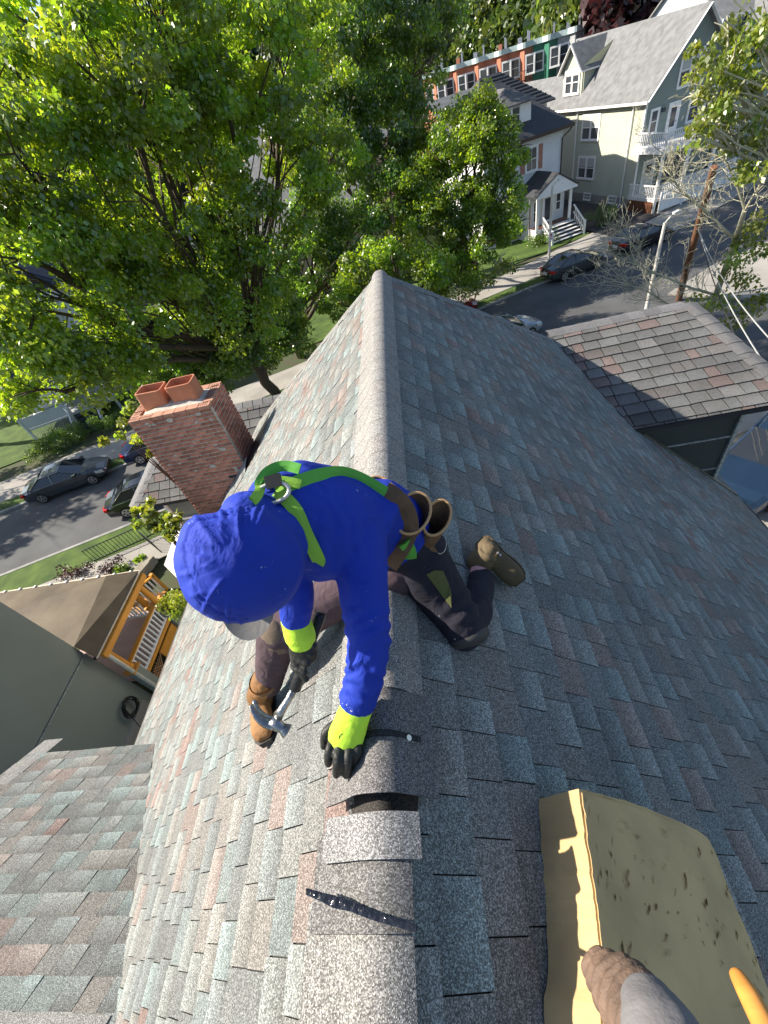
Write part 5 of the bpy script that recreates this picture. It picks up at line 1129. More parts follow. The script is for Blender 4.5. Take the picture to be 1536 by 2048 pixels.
PLC = ['above the left end of the brick row', 'above the second chimney of the brick row', 'above the middle of the brick row', 'above the green row house', 'behind the flat roofs right of the green row house', 'low behind the brick row cornice', 'beside the crown of the tall dark tree', 'in the gap left of the tall dark tree', 'behind the maple crown near the top middle', 'seen through the upper middle of the maple', 'behind the left limb fork of the maple', 'behind the maple trunk', 'behind the middle left of the maple crown', 'far behind the left half of the maple', 'behind the maple near the left edge', 'at the left edge behind the maple', 'at the far left edge under the sky gap', 'behind the brown house seen through the tall tree', 'rising between the row and the cream house ridge', 'on the skyline over the brick row', 'behind the top of the tall dark tree', 'just right of the tall dark tree trunk', 'low at the left edge behind the maple', 'behind the junction of the maple and the tall tree', 'behind the right end of the cream house ridge', 'left of the purple tree behind the cream house', 'just in front of the purple tree', 'right of the purple tree behind the cream house', 'b', 'c']
r = random.Random(99); words = {0: 'mid green tree', 1: 'dark green tree', 2: 'bright green tree'}
spots = []
for (px_, py_, k, s) in ((960, 60, 130, 1.7), (1000, 45, 128, 1.8), (1045, 25, 125, 1.9), (1080, 10, 122, 1.9), (1110, 20, 90, 1.1), (935, 95, 140, 1.5), (600, 150, 95, 1.5), (560, 210, 80, 1.3), (520, 150, 120, 1.8), (460, 200, 120, 1.8), (400, 260, 110, 1.6), (330, 260, 120, 1.8), (250, 300, 110, 1.8), (150, 330, 90, 1.7), (60, 350, 80, 1.8), (10, 200, 60, 1.6), (640, 230, 70, 1.2), (1150, 30, 88, 1.6), (900, 30, 150, 1.8), (690, 130, 130, 1.8), (740, 150, 110, 1.4), (80, 420, 60, 1.1), (590, 320, 55, 1.0), (1330, 5, 90, 1.9), (1195, 25, 100, 2.2), (1230, 10, 92, 1.7), (1300, 5, 100, 2.2)):
    p = at(px_, py_, k); spots.append((p[0], p[1], s))
for i, (x, y, s) in enumerate(spots):
    kind = r.choice((0, 1, 1, 2)) if i > 2 else (0, 2, 0)[i]
    hilltree((pA, pB, pC)[kind], words[kind]+' '+PLC[i], x, y, s*r.uniform(.9, 1.1), r.uniform(0, 6.2))
q = at(1262, 20, 82); hilltree(pD, 'dark purple leaved tree behind the ridge of the cream house', q[0], q[1], 1.9, 1.0)
for i in range(46):                         # the wooded skyline
    a = r.uniform(-.75, .55); d = r.uniform(130, 260); x, y = d*math.sin(a), d*math.cos(a); kind = r.choice((0, 1, 1))
    hilltree((pA, pB, pC)[kind], words[kind]+' merging into the wooded skyline', x, y, r.uniform(1.4, 2.3), r.uniform(0, 6.2), 'trees along the wooded skyline')
def rm_tree(o):
    for c in list(o.children): bpy.data.objects.remove(c)
    bpy.data.objects.remove(o)
for p in (pA, pB, pC, pD): rm_tree(p)
# ---- brick row houses on the rise and other roofs
RED = mat('salmon_brick', (.40, .155, .095), .85, .12, 2); GRN = mat('green_bay_paint', (.035, .16, .105), .6, .1, 2); CORN = mat('pale_cornice', (.42, .52, .52), .6, .15, 2); RFG = mat('flat_roof_grey', (.24, .26, .30), .8, .2, .5)
ra, rb_ = at(845, 150, 84), at(1170, 38, 80); ra[2] = rb_[2] = 0; rd_ = nrm(rb_-ra); rn = nrm(np.cross(rd_, A(0, 0, 1))); rn = rn if rn @ (CAM-ra) > 0 else -rn; LR = np.linalg.norm(rb_-ra); nU = 7; wU = LR/nU; ZT = 12.0
for i in range(nU):
    o = ra+rd_*wU*i; zb_ = max(gz(*(o[:2])), 0)-.5; mt = GRN if i == 5 else (RED if i < 5 else mat('grey_party_wall', (.3, .32, .33), .8))
    t = thing('row_house', ('green painted row house with a bowed front next to the red brick ones' if i == 5 else ('grey end of the brick row behind the cream house' if i == 6 else ['leftmost red brick row house, mostly behind leaves', 'second red brick row house from the left', 'third red brick row house, above the grey gabled roof', 'fourth red brick row house with iron balcony', 'fifth red brick row house touching the green one'][i])), 'house', tuple(o+A(0, 0, zb_)), 'row houses on the rise')
    P = lambda a, n_, z: o+rd_*a+rn*n_+A(0, 0, z)
    b = MB(); b.hexa([P(0, 0, zb_), P(wU, 0, zb_), P(wU, -9, zb_), P(0, -9, zb_), P(0, 0, ZT), P(wU, 0, ZT), P(wU, -9, ZT), P(0, -9, ZT)])
    bw0, bw1, bd_ = wU*.45, wU*.96, .9
    b.poly([P(bw0, 0, ZT-.1), P(bw0+.7, bd_, ZT-.1), P(bw1-.7, bd_, ZT-.1), P(bw1, 0, ZT-.1)], (0, 0, ZT-.1-zb_)); b.build('wall', mt, t)
    b = MB(); b.poly([P(-.0, .25, ZT+.25), P(bw0-.2, .25, ZT+.25), P(bw0+.6, bd_+.35, ZT+.25), P(bw1-.6, bd_+.35, ZT+.25), P(wU, .25, ZT+.25), P(wU, -.4, ZT+.25), P(0, -.4, ZT+.25)][::-1], (0, 0, .5)); b.build('cornice', CORN, t)
    b = MB(); b.poly([P(0, -.4, ZT+.12), P(wU, -.4, ZT+.12), P(wU, -9, ZT+.12), P(0, -9, ZT+.12)][::-1], (0, 0, .2)); b.build('roof', RFG, t)
    for a_, n_, w_, h_, m__ in ((.3, -3-i % 2*2, .25, .5, RED if i % 2 else RFG), (.75, -2, .10, .7, RFG), (.55, -4.5, .08, .8, RFG)):
        b = MB(); b.box(P(wU*a_, n_, ZT+h_*.6), rd_*w_, rn*w_, (0, 0, h_)); b.build('chimney', m__, t)
    for st_ in (0, 1, 2):
        z0 = ZT-2.6-3.1*st_
        if z0 < zb_: continue
        Fw = lambda a, z, c=0, z0=z0, x0=bw0*.25: P(x0+a, c+.02, z0+z)
        window(Fw, .95, 1.6, t, 1, curtain=.0, surround=.14)
        Fw = lambda a, z, c=0, z0=z0, x0=bw0+1.0: P(x0+a, bd_+c+.02, z0+z)
        window(Fw, .9, 1.6, t, 1, surround=.14); 
    if i in (3, 4):
        b = MB(); b.bar(P(bw0, bd_+.6, ZT-3.1), P(wU, bd_+.6, ZT-3.1), .8, .08); b.bar(P(bw0, bd_+1, ZT-2.2), P(wU, bd_+1, ZT-2.2), .05, .05)
        for k in range(9): b.bar(P(bw0+k*(wU-bw0)/8, bd_+1, ZT-3.1), P(bw0+k*(wU-bw0)/8, bd_+1, ZT-2.2), .04, .04)
        b.build('fire_balcony', IRON, t)
def gable(label, c, ax, L, W, z0, ze_, zr2, wm, rm, name='house', grp=None):
    c = A(*c); ax = nrm(ax); sd = nrm(np.cross(ax, A(0, 0, 1))); t = thing(name, label, 'house', tuple(c+A(0, 0, z0)), grp); P = lambda a, s, z: c+ax*a+sd*s+A(0, 0, z)
    b = MB(); b.hexa([P(-L/2, -W/2, z0), P(L/2, -W/2, z0), P(L/2, W/2, z0), P(-L/2, W/2, z0), P(-L/2, -W/2, ze_), P(L/2, -W/2, ze_), P(L/2, W/2, ze_), P(-L/2, W/2, ze_)])
    for s in (-1, 1): b.poly([P(s*L/2, -W/2, ze_), P(s*L/2, W/2, ze_), P(s*L/2, 0, zr2-.05)][::s], ax*s*.1)
    b.build('wall', wm, t); b = MB()
    for s in (-1, 1): b.poly([P(-L/2-.3, 0, zr2), P(L/2+.3, 0, zr2), P(L/2+.3, s*(W/2+.35), ze_-.2), P(-L/2-.3, s*(W/2+.35), ze_-.2)][::-s], (0, 0, .12))
    b.build('roof', rm, t); b = MB()
    for s in (-1, 1): b.bar(P(-L/2-.3, s*(W/2+.36), ze_-.25), P(L/2+.3, s*(W/2+.36), ze_-.25), .1, .2)
    b.build('gutter', WHITE, t); return t, P
GRF = mat('worn_grey_roof', (.23, .23, .225), .9, .15, 2)
c = at(935, 172, 64)-A(0, 0, 1.9); gable('grey roofed house with a brick chimney between the trees and the white house', (c[0], c[1]+2, 0), eu*.97+ev*.1, 9, 7, 0, c[2]-1.2, c[2]+1.6, RED, GRF)
c = at(1085, 130, 66); gable('dark roofed rear house shaded by leaves between the row and the cream house', (c[0]+1, c[1]+3, 0), ev, 12, 8, 0, 5.6, 9.0, BG, RF)
c = at(1490, 20, 62); gable('grey roofed house behind the gable of the cream house', (c[0]+3, c[1]+4, 0), eu, 16, 9, 0, 10.2, 13.6, CW_, GRF)
t, P = gable('green grey clapboard house at the upper right behind leaves', uv(47.5, 43.5), ev, 11, 8.5, 0, 8.6, 12.2, clap('sage_clapboard', (.27, .31, .27)), RF)
for (s_, z0) in ((-3, 5.3), (0, 5.3), (-3, 2), (0, 2)): window(lambda a, z, c=0, s_=s_, z0=z0: P(-5.5-c-.02, s_-a, z0+z), .9, 1.5, t, 1)
for (s_, z0) in ((-3.6, 5.3), (0, 5.3), (-3.6, 2), (1, 2)): window(lambda a, z, c=0, s_=s_, z0=z0: P(s_-a, -4.25-c-.02 if False else (4.27+c) if (P(0, 4.27, 0) @ eu < P(0, -4.27, 0) @ eu) else -4.27-c, z0+z), .9, 1.5, t, 1)
for i, (x_, y_, k, L, W, H_) in enumerate(((480, 250, 62, 12, 9, 9), (560, 240, 75, 12, 9, 12), (690, 230, 70, 10, 8, 10.5), (600, 330, 48, 10, 8, 7), (420, 330, 52, 10, 8, 8))):
    c = at(x_, y_, k); gable(['brown house glimpsed through the maple crown', 'tan flat fronted house behind the tall tree', 'brown shingled house right of the tall trunk', 'cream house low behind the maple', 'pale house behind the maple trunks', 'grey house behind the lower maple leaves', 'light blue house at the left edge behind the maple'][i], (c[0], c[1], 0), eu, L, W, 0, H_-2, H_+1, [MATS['pale_grey_board'], mat('tan_board%d' % i, (.34, .27, .22), .8)][i in (0, 1, 2, 3)], GRF, grp='houses glimpsed through the leaves')
# ================================================================== the roofer
from mathutils.bvhtree import BVHTree
def cloth(name, col, rough=.85, bump=.25, bs=350, fold=.6, fs=9, flecks=0., var=.08, sheen=.0):
    mt = mat(name, col, rough, var, 6); N, L = mt.node_tree.nodes, mt.node_tree.links; b = N['Principled BSDF']
    b.inputs['Sheen Weight'].default_value = sheen
    ge = N.new('ShaderNodeNewGeometry')
    n1 = N.new('ShaderNodeTexNoise'); n1.inputs['Scale'].default_value = bs; L.new(ge.outputs['Position'], n1.inputs['Vector'])
    mp = N.new('ShaderNodeMapping'); mp.inputs['Scale'].default_value = (1, 1, 1.0); L.new(ge.outputs['Position'], mp.inputs[0])
    n2 = N.new('ShaderNodeTexNoise'); n2.inputs['Scale'].default_value = fs; n2.inputs['Detail'].default_value = 3; n2.inputs['Distortion'].default_value = 1.2; L.new(mp.outputs[0], n2.inputs['Vector'])
    b1 = N.new('ShaderNodeBump'); b1.inputs['Strength'].default_value = bump; b1.inputs['Distance'].default_value = .0015; L.new(n1.outputs[0], b1.inputs['Height'])
    b2 = N.new('ShaderNodeBump'); b2.inputs['Strength'].default_value = fold; b2.inputs['Distance'].default_value = .02; L.new(n2.outputs[0], b2.inputs['Height']); L.new(b1.outputs[0], b2.inputs['Normal']); L.new(b2.outputs[0], b.inputs['Normal'])
    if flecks:
        n3 = N.new('ShaderNodeTexNoise'); n3.inputs['Scale'].default_value = 26; n3.inputs['Detail'].default_value = 6; n3.inputs['Roughness'].default_value = .7; L.new(ge.outputs['Position'], n3.inputs['Vector'])
        cr = N.new('ShaderNodeValToRGB'); cr.color_ramp.elements[0].position = 1-flecks; cr.color_ramp.elements[1].position = 1-flecks+.012; L.new(n3.outputs[0], cr.inputs[0])
        src = b.inputs['Base Color'].links[0].from_socket; mx = N.new('ShaderNodeMix'); mx.data_type = 'RGBA'; L.new(cr.outputs[0], mx.inputs[0]); L.new(src, mx.inputs[6]); mx.inputs[7].default_value = (.62, .64, .68, 1); L.new(mx.outputs[2], b.inputs['Base Color'])
    return mt
BLUE = cloth('royal_blue_knit', (.006, .032, .36), .8, .35, 420, .8, 9, .31)
NAVY = cloth('navy_work_cloth', (.016, .015, .026), .9, .3, 500, .6, 9, .31)
PLUM = cloth('faded_plum_cloth', (.07, .045, .055), .9, .3, 500, .6, 11, .3)
NEON = cloth('neon_glove_knit', (.50, .80, .05), .8, .4, 600, .2, 20)
GLV = cloth('black_glove_rubber', (.018, .019, .017), .55, .3, 300, .3, 25)
LEA = cloth('tan_boot_leather', (.25, .125, .045), .75, .4, 90, .5, 16, var=.5); LEB = cloth('brown_pouch_leather', (.13, .075, .04), .65, .4, 90, .5, 12, var=.35); OLB = cloth('dusty_olive_boot', (.10, .075, .04), .8, .4, 120, .3, 14, var=.25)
GRS = cloth('green_webbing', (.10, .38, .05), .7, .4, 400, .1, 20); LIM = cloth('lime_webbing', (.24, .48, .05), .7, .4, 400, .1, 20); OLV = cloth('olive_patch', (.09, .10, .03), .8, .3, 200, .3, 20)
PADM = cloth('knee_pad_tan', (.14, .105, .075), .8, .3, 150, .2, 18); PADG = cloth('knee_pad_grey', (.05, .048, .046), .6, .2, 200, .1, 8); GCAP = cloth('grey_cap', (.20, .19, .18), .9, .3, 300, .2, 10)
STEEL = mat('worn_steel', (.36, .36, .35), .32, .25, 30, metal=1.0, bump=.2, bscale=60); SKIN = mat('skin', (.42, .22, .16), .6); PINK = mat('pink_sock', (.55, .30, .32), .9)
def crv(P, n):
    P = np.array(P, float); out = []; m_ = len(P)
    for f in np.linspace(0, m_-1, n):
        i = min(int(f), m_-2); t = f-i; p0, p1, p2, p3 = P[max(i-1, 0)], P[i], P[i+1], P[min(i+2, m_-1)]
        out.append(.5*((2*p1)+(-p0+p2)*t+(2*p0-5*p1+4*p2-p3)*t*t+(-p0+3*p1-3*p2+p3)*t**3))
    return np.array(out)
def limbloft(mb, pts, n=16, steps=20, lat=None):
    """pts: (point, ra, rb); lateral axis lat or automatic; rounded ends"""
    K = np.array([list(p[0])+[p[1], p[2] if len(p) > 2 else p[1]] for p in pts]); C = crv(K, steps); rings = []
    x = None
    ext = [0]+list(range(len(C)))+[len(C)-1]
    for i in range(len(C)):
        d = nrm(C[min(i+1, len(C)-1), :3]-C[max(i-1, 0), :3])
        x0 = A(*lat) if lat is not None else (x if x is not None else np.cross(d, A(0, 0, 1)))
        x = nrm(x0-d*(x0 @ d)); y = np.cross(d, x)
        rings.append([C[i, :3]+x*math.cos(a)*C[i, 3]+y*math.sin(a)*C[i, 4] for a in np.linspace(0, 2*math.pi, n+1)[:-1]])
    def capr(c, d, ring, s):
        return [[c+(np.array(q)-c)*math.cos(t)+d*s*math.sin(t)*np.linalg.norm(np.array(ring[0])-c) for q in ring] for t in (math.pi*.44, math.pi*.3, math.pi*.15)]
    d0 = nrm(C[0, :3]-C[1, :3]); d1 = nrm(C[-1, :3]-C[-2, :3])
    R = capr(C[0, :3], d0, rings[0], 1)+rings+capr(C[-1, :3], d1, rings[-1], 1)[::-1]
    n0 = mb.n; mb.grid(np.array(R), close=True); L_ = len(R)
    mb.add(R[0], [tuple(range(n-1, -1, -1))]); mb.add(R[-1], [tuple(range(n))])
def ellipsoid(mb, c, ax, ay, az, nu=14, nv=20):
    R = []
    for t in np.linspace(-math.pi/2*.97, math.pi/2*.97, nu): R.append([A(*c)+ax*math.cos(t)*math.cos(a)+ay*math.cos(t)*math.sin(a)+az*math.sin(t) for a in np.linspace(0, 2*math.pi, nv+1)[:-1]])
    mb.grid(np.array(R), close=True); mb.add(R[0], [tuple(range(nv-1, -1, -1))]); mb.add(R[-1], [tuple(range(nv))])
def fuse(mb, name, mt, parent, voxel=.008, smooth=6, disp=None):
    o = mb.build('tmp', mt, None); md = o.modifiers.new('r', 'REMESH'); md.mode = 'VOXEL'; md.voxel_size = voxel
    m2 = o.modifiers.new('s', 'SMOOTH'); m2.iterations = smooth; m2.factor = .6
    dg = bpy.context.evaluated_depsgraph_get(); me = bpy.data.meshes.new_from_object(o.evaluated_get(dg)); bpy.data.objects.remove(o)
    n = len(me.vertices); V = np.zeros(n*3); me.vertices.foreach_get('co', V); V = V.reshape(-1, 3)
    if disp is not None:
        Nn = np.zeros(n*3); me.vertices.foreach_get('normal', Nn); Nn = Nn.reshape(-1, 3); V = V+Nn*disp(V)[:, None]
    V = V-ORG[parent.name]; me.vertices.foreach_set('co', V.ravel()); me.materials.clear(); me.materials.append(mt)
    me.polygons.foreach_set('use_smooth', [True]*len(me.polygons)); me.update()
    ob = bpy.data.objects.new(name, me); COL.objects.link(ob); ob.parent = parent; ORG[ob.name] = ORG[parent.name]; return ob
def nz3(V, s, o=(0, 0, 0)): return np.array([mnoise.noise(Vector((v[0]*s[0]+o[0], v[1]*s[1]+o[1], v[2]*s[2]+o[2]))) for v in V])
def ridged(V, s, o=(0, 0, 0)): return 1-np.abs(nz3(V, s, o))*2
man = thing('person', 'roofer in a royal blue hooded shirt kneeling across the ridge with a green safety harness', 'person', tuple(CAM+A(-.25, .9, -1.5)))
Rsh, Lsh = at(500, 1040, 1.08), at(712, 1075, 1.21)
latd = nrm(Lsh-Rsh)
Lp = [(Lsh, .09), (at(725, 1150, 1.18), .074), (at(736, 1250, 1.16), .061), (at(733, 1330, 1.20), .057), (at(716, 1400, 1.26), .051)]
Rp = [(Rsh, .075), (at(560, 1120, 1.20), .065), (at(590, 1190, 1.26), .055), (at(592, 1232, 1.30), .047)]
TOR = [(at(782, 1062, 1.43), .140, .11), (at(755, 1045, 1.38), .150, .12), (at(705, 1030, 1.31), .165, .125), (at(640, 1035, 1.22), .185, .13), (at(575, 1055, 1.16), .155, .115), (at(535, 1085, 1.12), .09, .08)]
HL = [(at(838, 1125, 1.56), .115), (at(880, 1185, 1.62), .102), (at(925, 1255, 1.64), .082)]; CL = [(at(928, 1262, 1.65), .078), (at(952, 1215, 1.78), .068), (at(962, 1160, 1.90), .058)]
kneeR = at(557, 1262, 1.76); ankR = at(537, 1368, 2.04)
HR = [(at(800, 1130, 1.58), .115), (at(690, 1180, 1.66), .10), (at(610, 1230, 1.71), .09), (kneeR, .086)]; CR = [(kneeR, .084), (at(546, 1318, 1.90), .072), (ankR, .058)]
# body under the clothes, one continuous mesh
b = MB()
sh = lambda L_, k: [(p[0], *[q*k for q in p[1:]]) for p in L_]
for L_ in (Lp, Rp, HL, CL, HR, CR): limbloft(b, sh(L_, .78))
limbloft(b, sh(TOR, .86), lat=latd, n=24); hc = at(492, 1128, 1.03)
ellipsoid(b, hc, RT*.085, UP*.09, FW*.11); limbloft(b, [(at(540, 1085, 1.12), .055), (hc, .05)])

limbloft(b, [(Lp[-1][0], .03), (at(695, 1450, 1.30), .034), (at(682, 1500, 1.32), .03)]); 
fuse(b, 'body', SKIN, man, .012, 5)
# shirt
b = MB(); limbloft(b, TOR, lat=latd, n=28, steps=28); limbloft(b, Lp, steps=24); limbloft(b, Rp, steps=16)
ellipsoid(b, at(650, 1040, 1.20), latd*.15, nrm(np.cross(latd, FW))*.10, FW*.09)
def shirt_disp(V):
    P = pix(V+0); d = .0016*nz3(V, (30, 30, 30))
    # pulled folds radiating from the shoulder, and stacked folds on the forearm
    w = np.exp(-(((P[:, 0]-655)/75)**2+((P[:, 1]-1085)/60)**2)); d += w*.0075*np.abs(np.sin((V @ nrm(latd+UP*.35))*75+nz3(V, (10, 10, 10))*3))*(1+nz3(V, (9, 9, 9)))
    fa = np.clip((P[:, 1]-1270)/60, 0, 1)*np.clip((1420-P[:, 1])/20, 0, 1)*(P[:, 0] > 660); d += .004*np.clip(nz3(V, (14, 14, 5), (1, 4, 2)), 0, 1); d += fa*.0035*np.sin(P[:, 1]*.20+nz3(V, (11, 11, 11))*9)*(1+nz3(V, (7, 7, 7))*1.5)+fa*.003*nz3(V, (20, 20, 60))
    e = np.exp(-((P[:, 1]-1255)/35)**2)*(P[:, 0] > 670); d += e*.004*np.sin(P[:, 1]*.2+P[:, 0]*.1)
    return d+.004*nz3(V, (9, 9, 9), (3, 1, 2))
shirt = fuse(b, 'shirt', BLUE, man, .0065, 5, shirt_disp)
cf = MB(); limbloft(cf, [(Lp[-1][0]+nrm(Lp[-2][0]-Lp[-1][0])*.012, .0515), (Lp[-1][0]-nrm(Lp[-2][0]-Lp[-1][0])*.006, .0505)], steps=4); fuse(cf, 'cuff', BLUE, man, .004, 2)
# hood
b = MB(); hx, hy = RT, UP
ellipsoid(b, at(484, 1128, 1.02), nrm(RT*.97-UP*.2)*.142, nrm(UP*.97+RT*.2)*.132, FW*.15, 20, 30)
limbloft(b, [(at(510, 1100, 1.06), .11), (at(560, 1075, 1.13), .10), (at(590, 1065, 1.17), .08)])
_hr = random.Random(8); HF = []
for i in range(26):
    a0 = math.radians(_hr.uniform(95, 300)); HF.append((a0, _hr.uniform(.35, .72), _hr.uniform(.92, 1.02), _hr.uniform(.025, .055), _hr.uniform(.0025, .006)*_hr.choice((1, 1, -.7)), _hr.uniform(-.5, .5)))
def hood_disp(V):
    P = pix(V); x, y = (P[:, 0]-484)/128, (P[:, 1]-1128)/122; r = np.sqrt(x*x+y*y); a = np.mod(np.arctan2(y, x), 2*math.pi)
    d = .012*np.exp(-((x+.80)**2+(y+.62)**2)/.06)-.010*np.exp(-((x+.35)**2+(y+1.0)**2)/.05)-.006*np.exp(-((x+1)**2+(y-.3)**2)/.08)
    for a0, r0, r1, w, h, sk in HF:
        aa = a0+sk*(r-r0); da = np.angle(np.exp(1j*(a-aa)))*r; m_ = np.clip((r-r0)/.12, 0, 1)*np.clip((r1+.1-r)/.1, 0, 1)
        d += h*m_*np.exp(-(da/w)**2)
    seam = np.exp(-((r-.88+.04*np.sin(a*3))/.016)**2)*(x < .1); d -= seam*.005
    return d+.0055*nz3(V, (5, 5, 5))+.0015*nz3(V, (18, 18, 18))
hood = fuse(b, 'hood', BLUE, man, .005, 6, hood_disp)
# cap brim below the hood
b = MB(); P = []
for i in range(8):
    row = []
    for j in range(13):
        a = math.pi*(j/12); rr = .055+.055*(i/7); row.append(at(484, 1205, 1.06)+RT*(-math.cos(a)*(.062+.008*i/7))-UP*(math.sin(a)*rr*.95-.0)+FW*(.03+.015*math.sin(a)))
    P.append(row)
b.grid(np.array(P)); b.grid(np.array(P)+FW*.004)
cp_ = b.build('cap_brim', GCAP, man, smooth=True)
# trousers
b = MB(); limbloft(b, [(at(770, 1062, 1.44), .12, .10), (at(812, 1088, 1.53), .135, .11), (at(838, 1110, 1.58), .12, .10)], lat=latd, n=24, steps=9)
for L_ in (HL, CL): limbloft(b, L_, steps=16)
def leg_disp(V):
    P = pix(V); k = np.exp(-(((P[:, 0]-935)/50)**2+((P[:, 1]-1215)/45)**2))
    return .005*nz3(V, (11, 11, 11))+k*.006*np.sin(P[:, 0]*.12+P[:, 1]*.14)+.002*nz3(V, (30, 30, 30))
tr_ = fuse(b, 'trousers', NAVY, man, .008, 5, leg_disp)
b = MB(); limbloft(b, HR, steps=18); limbloft(b, CR, steps=16); fuse(b, 'trouser_leg', PLUM, man, .008, 4, leg_disp)
def bvh(o):
    me = o.data; of = ORG[man.name]; V = np.zeros(len(me.vertices)*3); me.vertices.foreach_get('co', V); V = V.reshape(-1, 3)+of
    return BVHTree.FromPolygons([Vector(v) for v in V], [tuple(p.vertices) for p in me.polygons])
BV = {k: bvh(o) for k, o in (('shirt', shirt), ('hood', hood), ('tr', tr_))}
def hit(px_, py_, keys=('shirt',), off=.006):
    d = ray(px_, py_); best = None
    for k in keys:
        h = BV[k].ray_cast(Vector(CAM), Vector(d))
        if h[0] is not None and (best is None or h[3] < best[1]): best = (A(*h[0])+A(*h[1])*off, h[3])
    return best[0] if best else None
def strap(name, pts, w, m_, keys=('shirt', 'tr'), off=.006, n=26, defk=1.3):
    C = crv(pts, n); Q = []; lastk = None
    for p in C:
        h = hit(p[0], p[1], keys, off); 
        if h is None: h = at(p[0], p[1], (lastk or defk)+.01)
        lastk = np.linalg.norm(h-CAM); Q.append(h)
    Q = np.array(Q)
    for _ in range(3): Q[1:-1] = (Q[:-2]+Q[1:-1]*2+Q[2:])/4
    b = MB(); T_ = []; Bo = []
    for i in range(n):
        d = nrm(Q[min(i+1, n-1)]-Q[max(i-1, 0)]); v = nrm(CAM-Q[i]); s = nrm(np.cross(d, v)); up = np.cross(s, d)
        T_.append([Q[i]-s*w/2+up*.002, Q[i]+up*.004, Q[i]+s*w/2+up*.002]); Bo.append([Q[i]-s*w/2-up*.003, Q[i]-up*.002, Q[i]+s*w/2-up*.003])
    T_, Bo = np.array(T_), np.array(Bo); b.grid(T_); b.grid(Bo); b.grid(np.stack([T_[:, 0], Bo[:, 0]], 1)); b.grid(np.stack([T_[:, 2], Bo[:, 2]], 1))
    return b.build(name, m_, man, smooth=False)
strap('harness_strap', [(772, 990), (700, 952), (640, 952), (585, 972), (552, 985)], .034, GRS, off=.008)
strap('harness_strap', [(555, 985), (590, 1020), (612, 1070), (628, 1105), (638, 1122)], .034, LIM, off=.008)
strap('harness_strap', [(522, 985), (540, 958), (570, 944), (600, 950)], .028, GRS, defk=1.14, keys=('shirt',), off=.02)
strap('harness_strap', [(505, 1010), (530, 975), (560, 968), (600, 975)], .024, LIM, defk=1.12, keys=('shirt',), off=.015)
# dorsal ring
b = MB(); c = hit(548, 996, ('shirt', 'hood'), .02); c = c if c is not None else at(548, 996, 1.08)
e1, e2 = nrm(RT*.95+UP*.25), nrm(UP*.95-RT*.25)
b.tube([c+e1*.042*math.cos(a)+e2*.024*math.sin(a)+FW*.0 for a in np.linspace(0, 2*math.pi, 25)], .0055, 8, cap=False); b.build('ring_buckle', mat('pale_metal', (.62, .60, .55), .35, .1, 5, metal=.7), man, smooth=True)
b = MB(); b.box(c+e2*.028+e1*.01, e1*.02, e2*.016, FW*.006); b.build('webbing_plate', BLKP, man)
# leather belt and pouches
strap('tool_belt', [(768, 985), (800, 1010), (815, 1050), (800, 1090), (778, 1125)], .055, LEB, off=.012)
def pouch(cx, cy, k, wpx, hpx, bx, by, bk, rimm, name='tool_pouch', tilt=(1, 0)):
    """open leather pouch: rim ellipse at (cx,cy), tapering to the bottom point"""
    c = at(cx, cy, k); bt_ = at(bx, by, bk); sx, sy = wpx/830*k, hpx/830*k; e1 = nrm(RT*tilt[0]-UP*tilt[1]); e2 = nrm(np.cross(e1, FW)); 
    b = MB(); R = []
    for f, s in ((0, 1), (.25, .97), (.55, .85), (.85, .62), (1, .4)):
        cc = c+(bt_-c)*f; R.append([cc+(e1*math.cos(a)*sx+e2*math.sin(a)*sy+FW*.02*math.sin(a)*(1-f))*s for a in np.linspace(0, 2*math.pi, 25)[:-1]])
    R = np.array(R); b.grid(R[::-1], close=True); In = R.copy(); 
    for i in range(5): cc = c+(bt_-c)*(0, .25, .55, .85, 1)[i]; In[i] = cc+(R[i]-cc)*.93
    b.grid(In[:4], close=True); b.add(In[3], [tuple(range(24))]); b.add(R[4], [tuple(range(24))]); o = b.build(name, LEB, man, smooth=True)
    r = MB(); r.tube([R[0][i] for i in list(range(24))+[0]], .005, 6, cap=False); r.build('rim', rimm, o, smooth=True); return o
TANR = mat('raw_leather_edge', (.50, .30, .14), .7)
pouch(826, 1026, 1.30, 33, 44, 800, 1085, 1.46, TANR, tilt=(.85, .5)); pouch(874, 1035, 1.39, 25, 38, 850, 1095, 1.52, TANR, tilt=(.85, .5)); pouch(757, 968, 1.36, 22, 15, 752, 1000, 1.48, TANR, tilt=(1, .2))
b = MB(); b.hexa([at(800, 1075, 1.43), at(850, 1075, 1.46), at(880, 1120, 1.52), at(855, 1118, 1.5), at(800, 1070, 1.39), at(850, 1068, 1.42), at(882, 1112, 1.49), at(860, 1120, 1.47)]); b.build('pouch_flap', LEB, man, smooth=False)
b = MB(); c = at(880, 1088, 1.47); b.tube([c+RT*.022*math.cos(a)+UP*.034*math.sin(a) for a in np.linspace(-1.9, 2.6, 18)], .0022, 6); b.build('wire_loop', STEEL, man)
strap('leg_strap', [(800, 1078), (812, 1092), (815, 1108)], .04, GRS, keys=('tr', 'shirt'), off=.02, defk=1.45)
def carab(px_, py_, k, ang):
    c = at(px_, py_, k); e1 = nrm(RT*math.cos(ang)-UP*math.sin(ang)); e2 = nrm(np.cross(e1, FW)); b = MB()
    b.tube([c+e1*x+e2*y for x, y in ((-.02, .012), (-.022, -.008), (-.012, -.016), (.006, -.012), (.02, -.012), (.024, 0), (.016, .012), (.004, .010), (.0, .02))], .0036, 7); b.build('carabiner', MATS['pale_metal'], man, smooth=True)
carab(806, 1112, 1.44, .1); carab(830, 1105, 1.45, .9)
b = MB(); b.tube([at(838, 1115, 1.46), at(852, 1140, 1.49)], .003, 6); b.tube([at(842, 1142, 1.48), at(862, 1138, 1.49)], .004, 6); b.build('hook', MATS['pale_metal'], man)
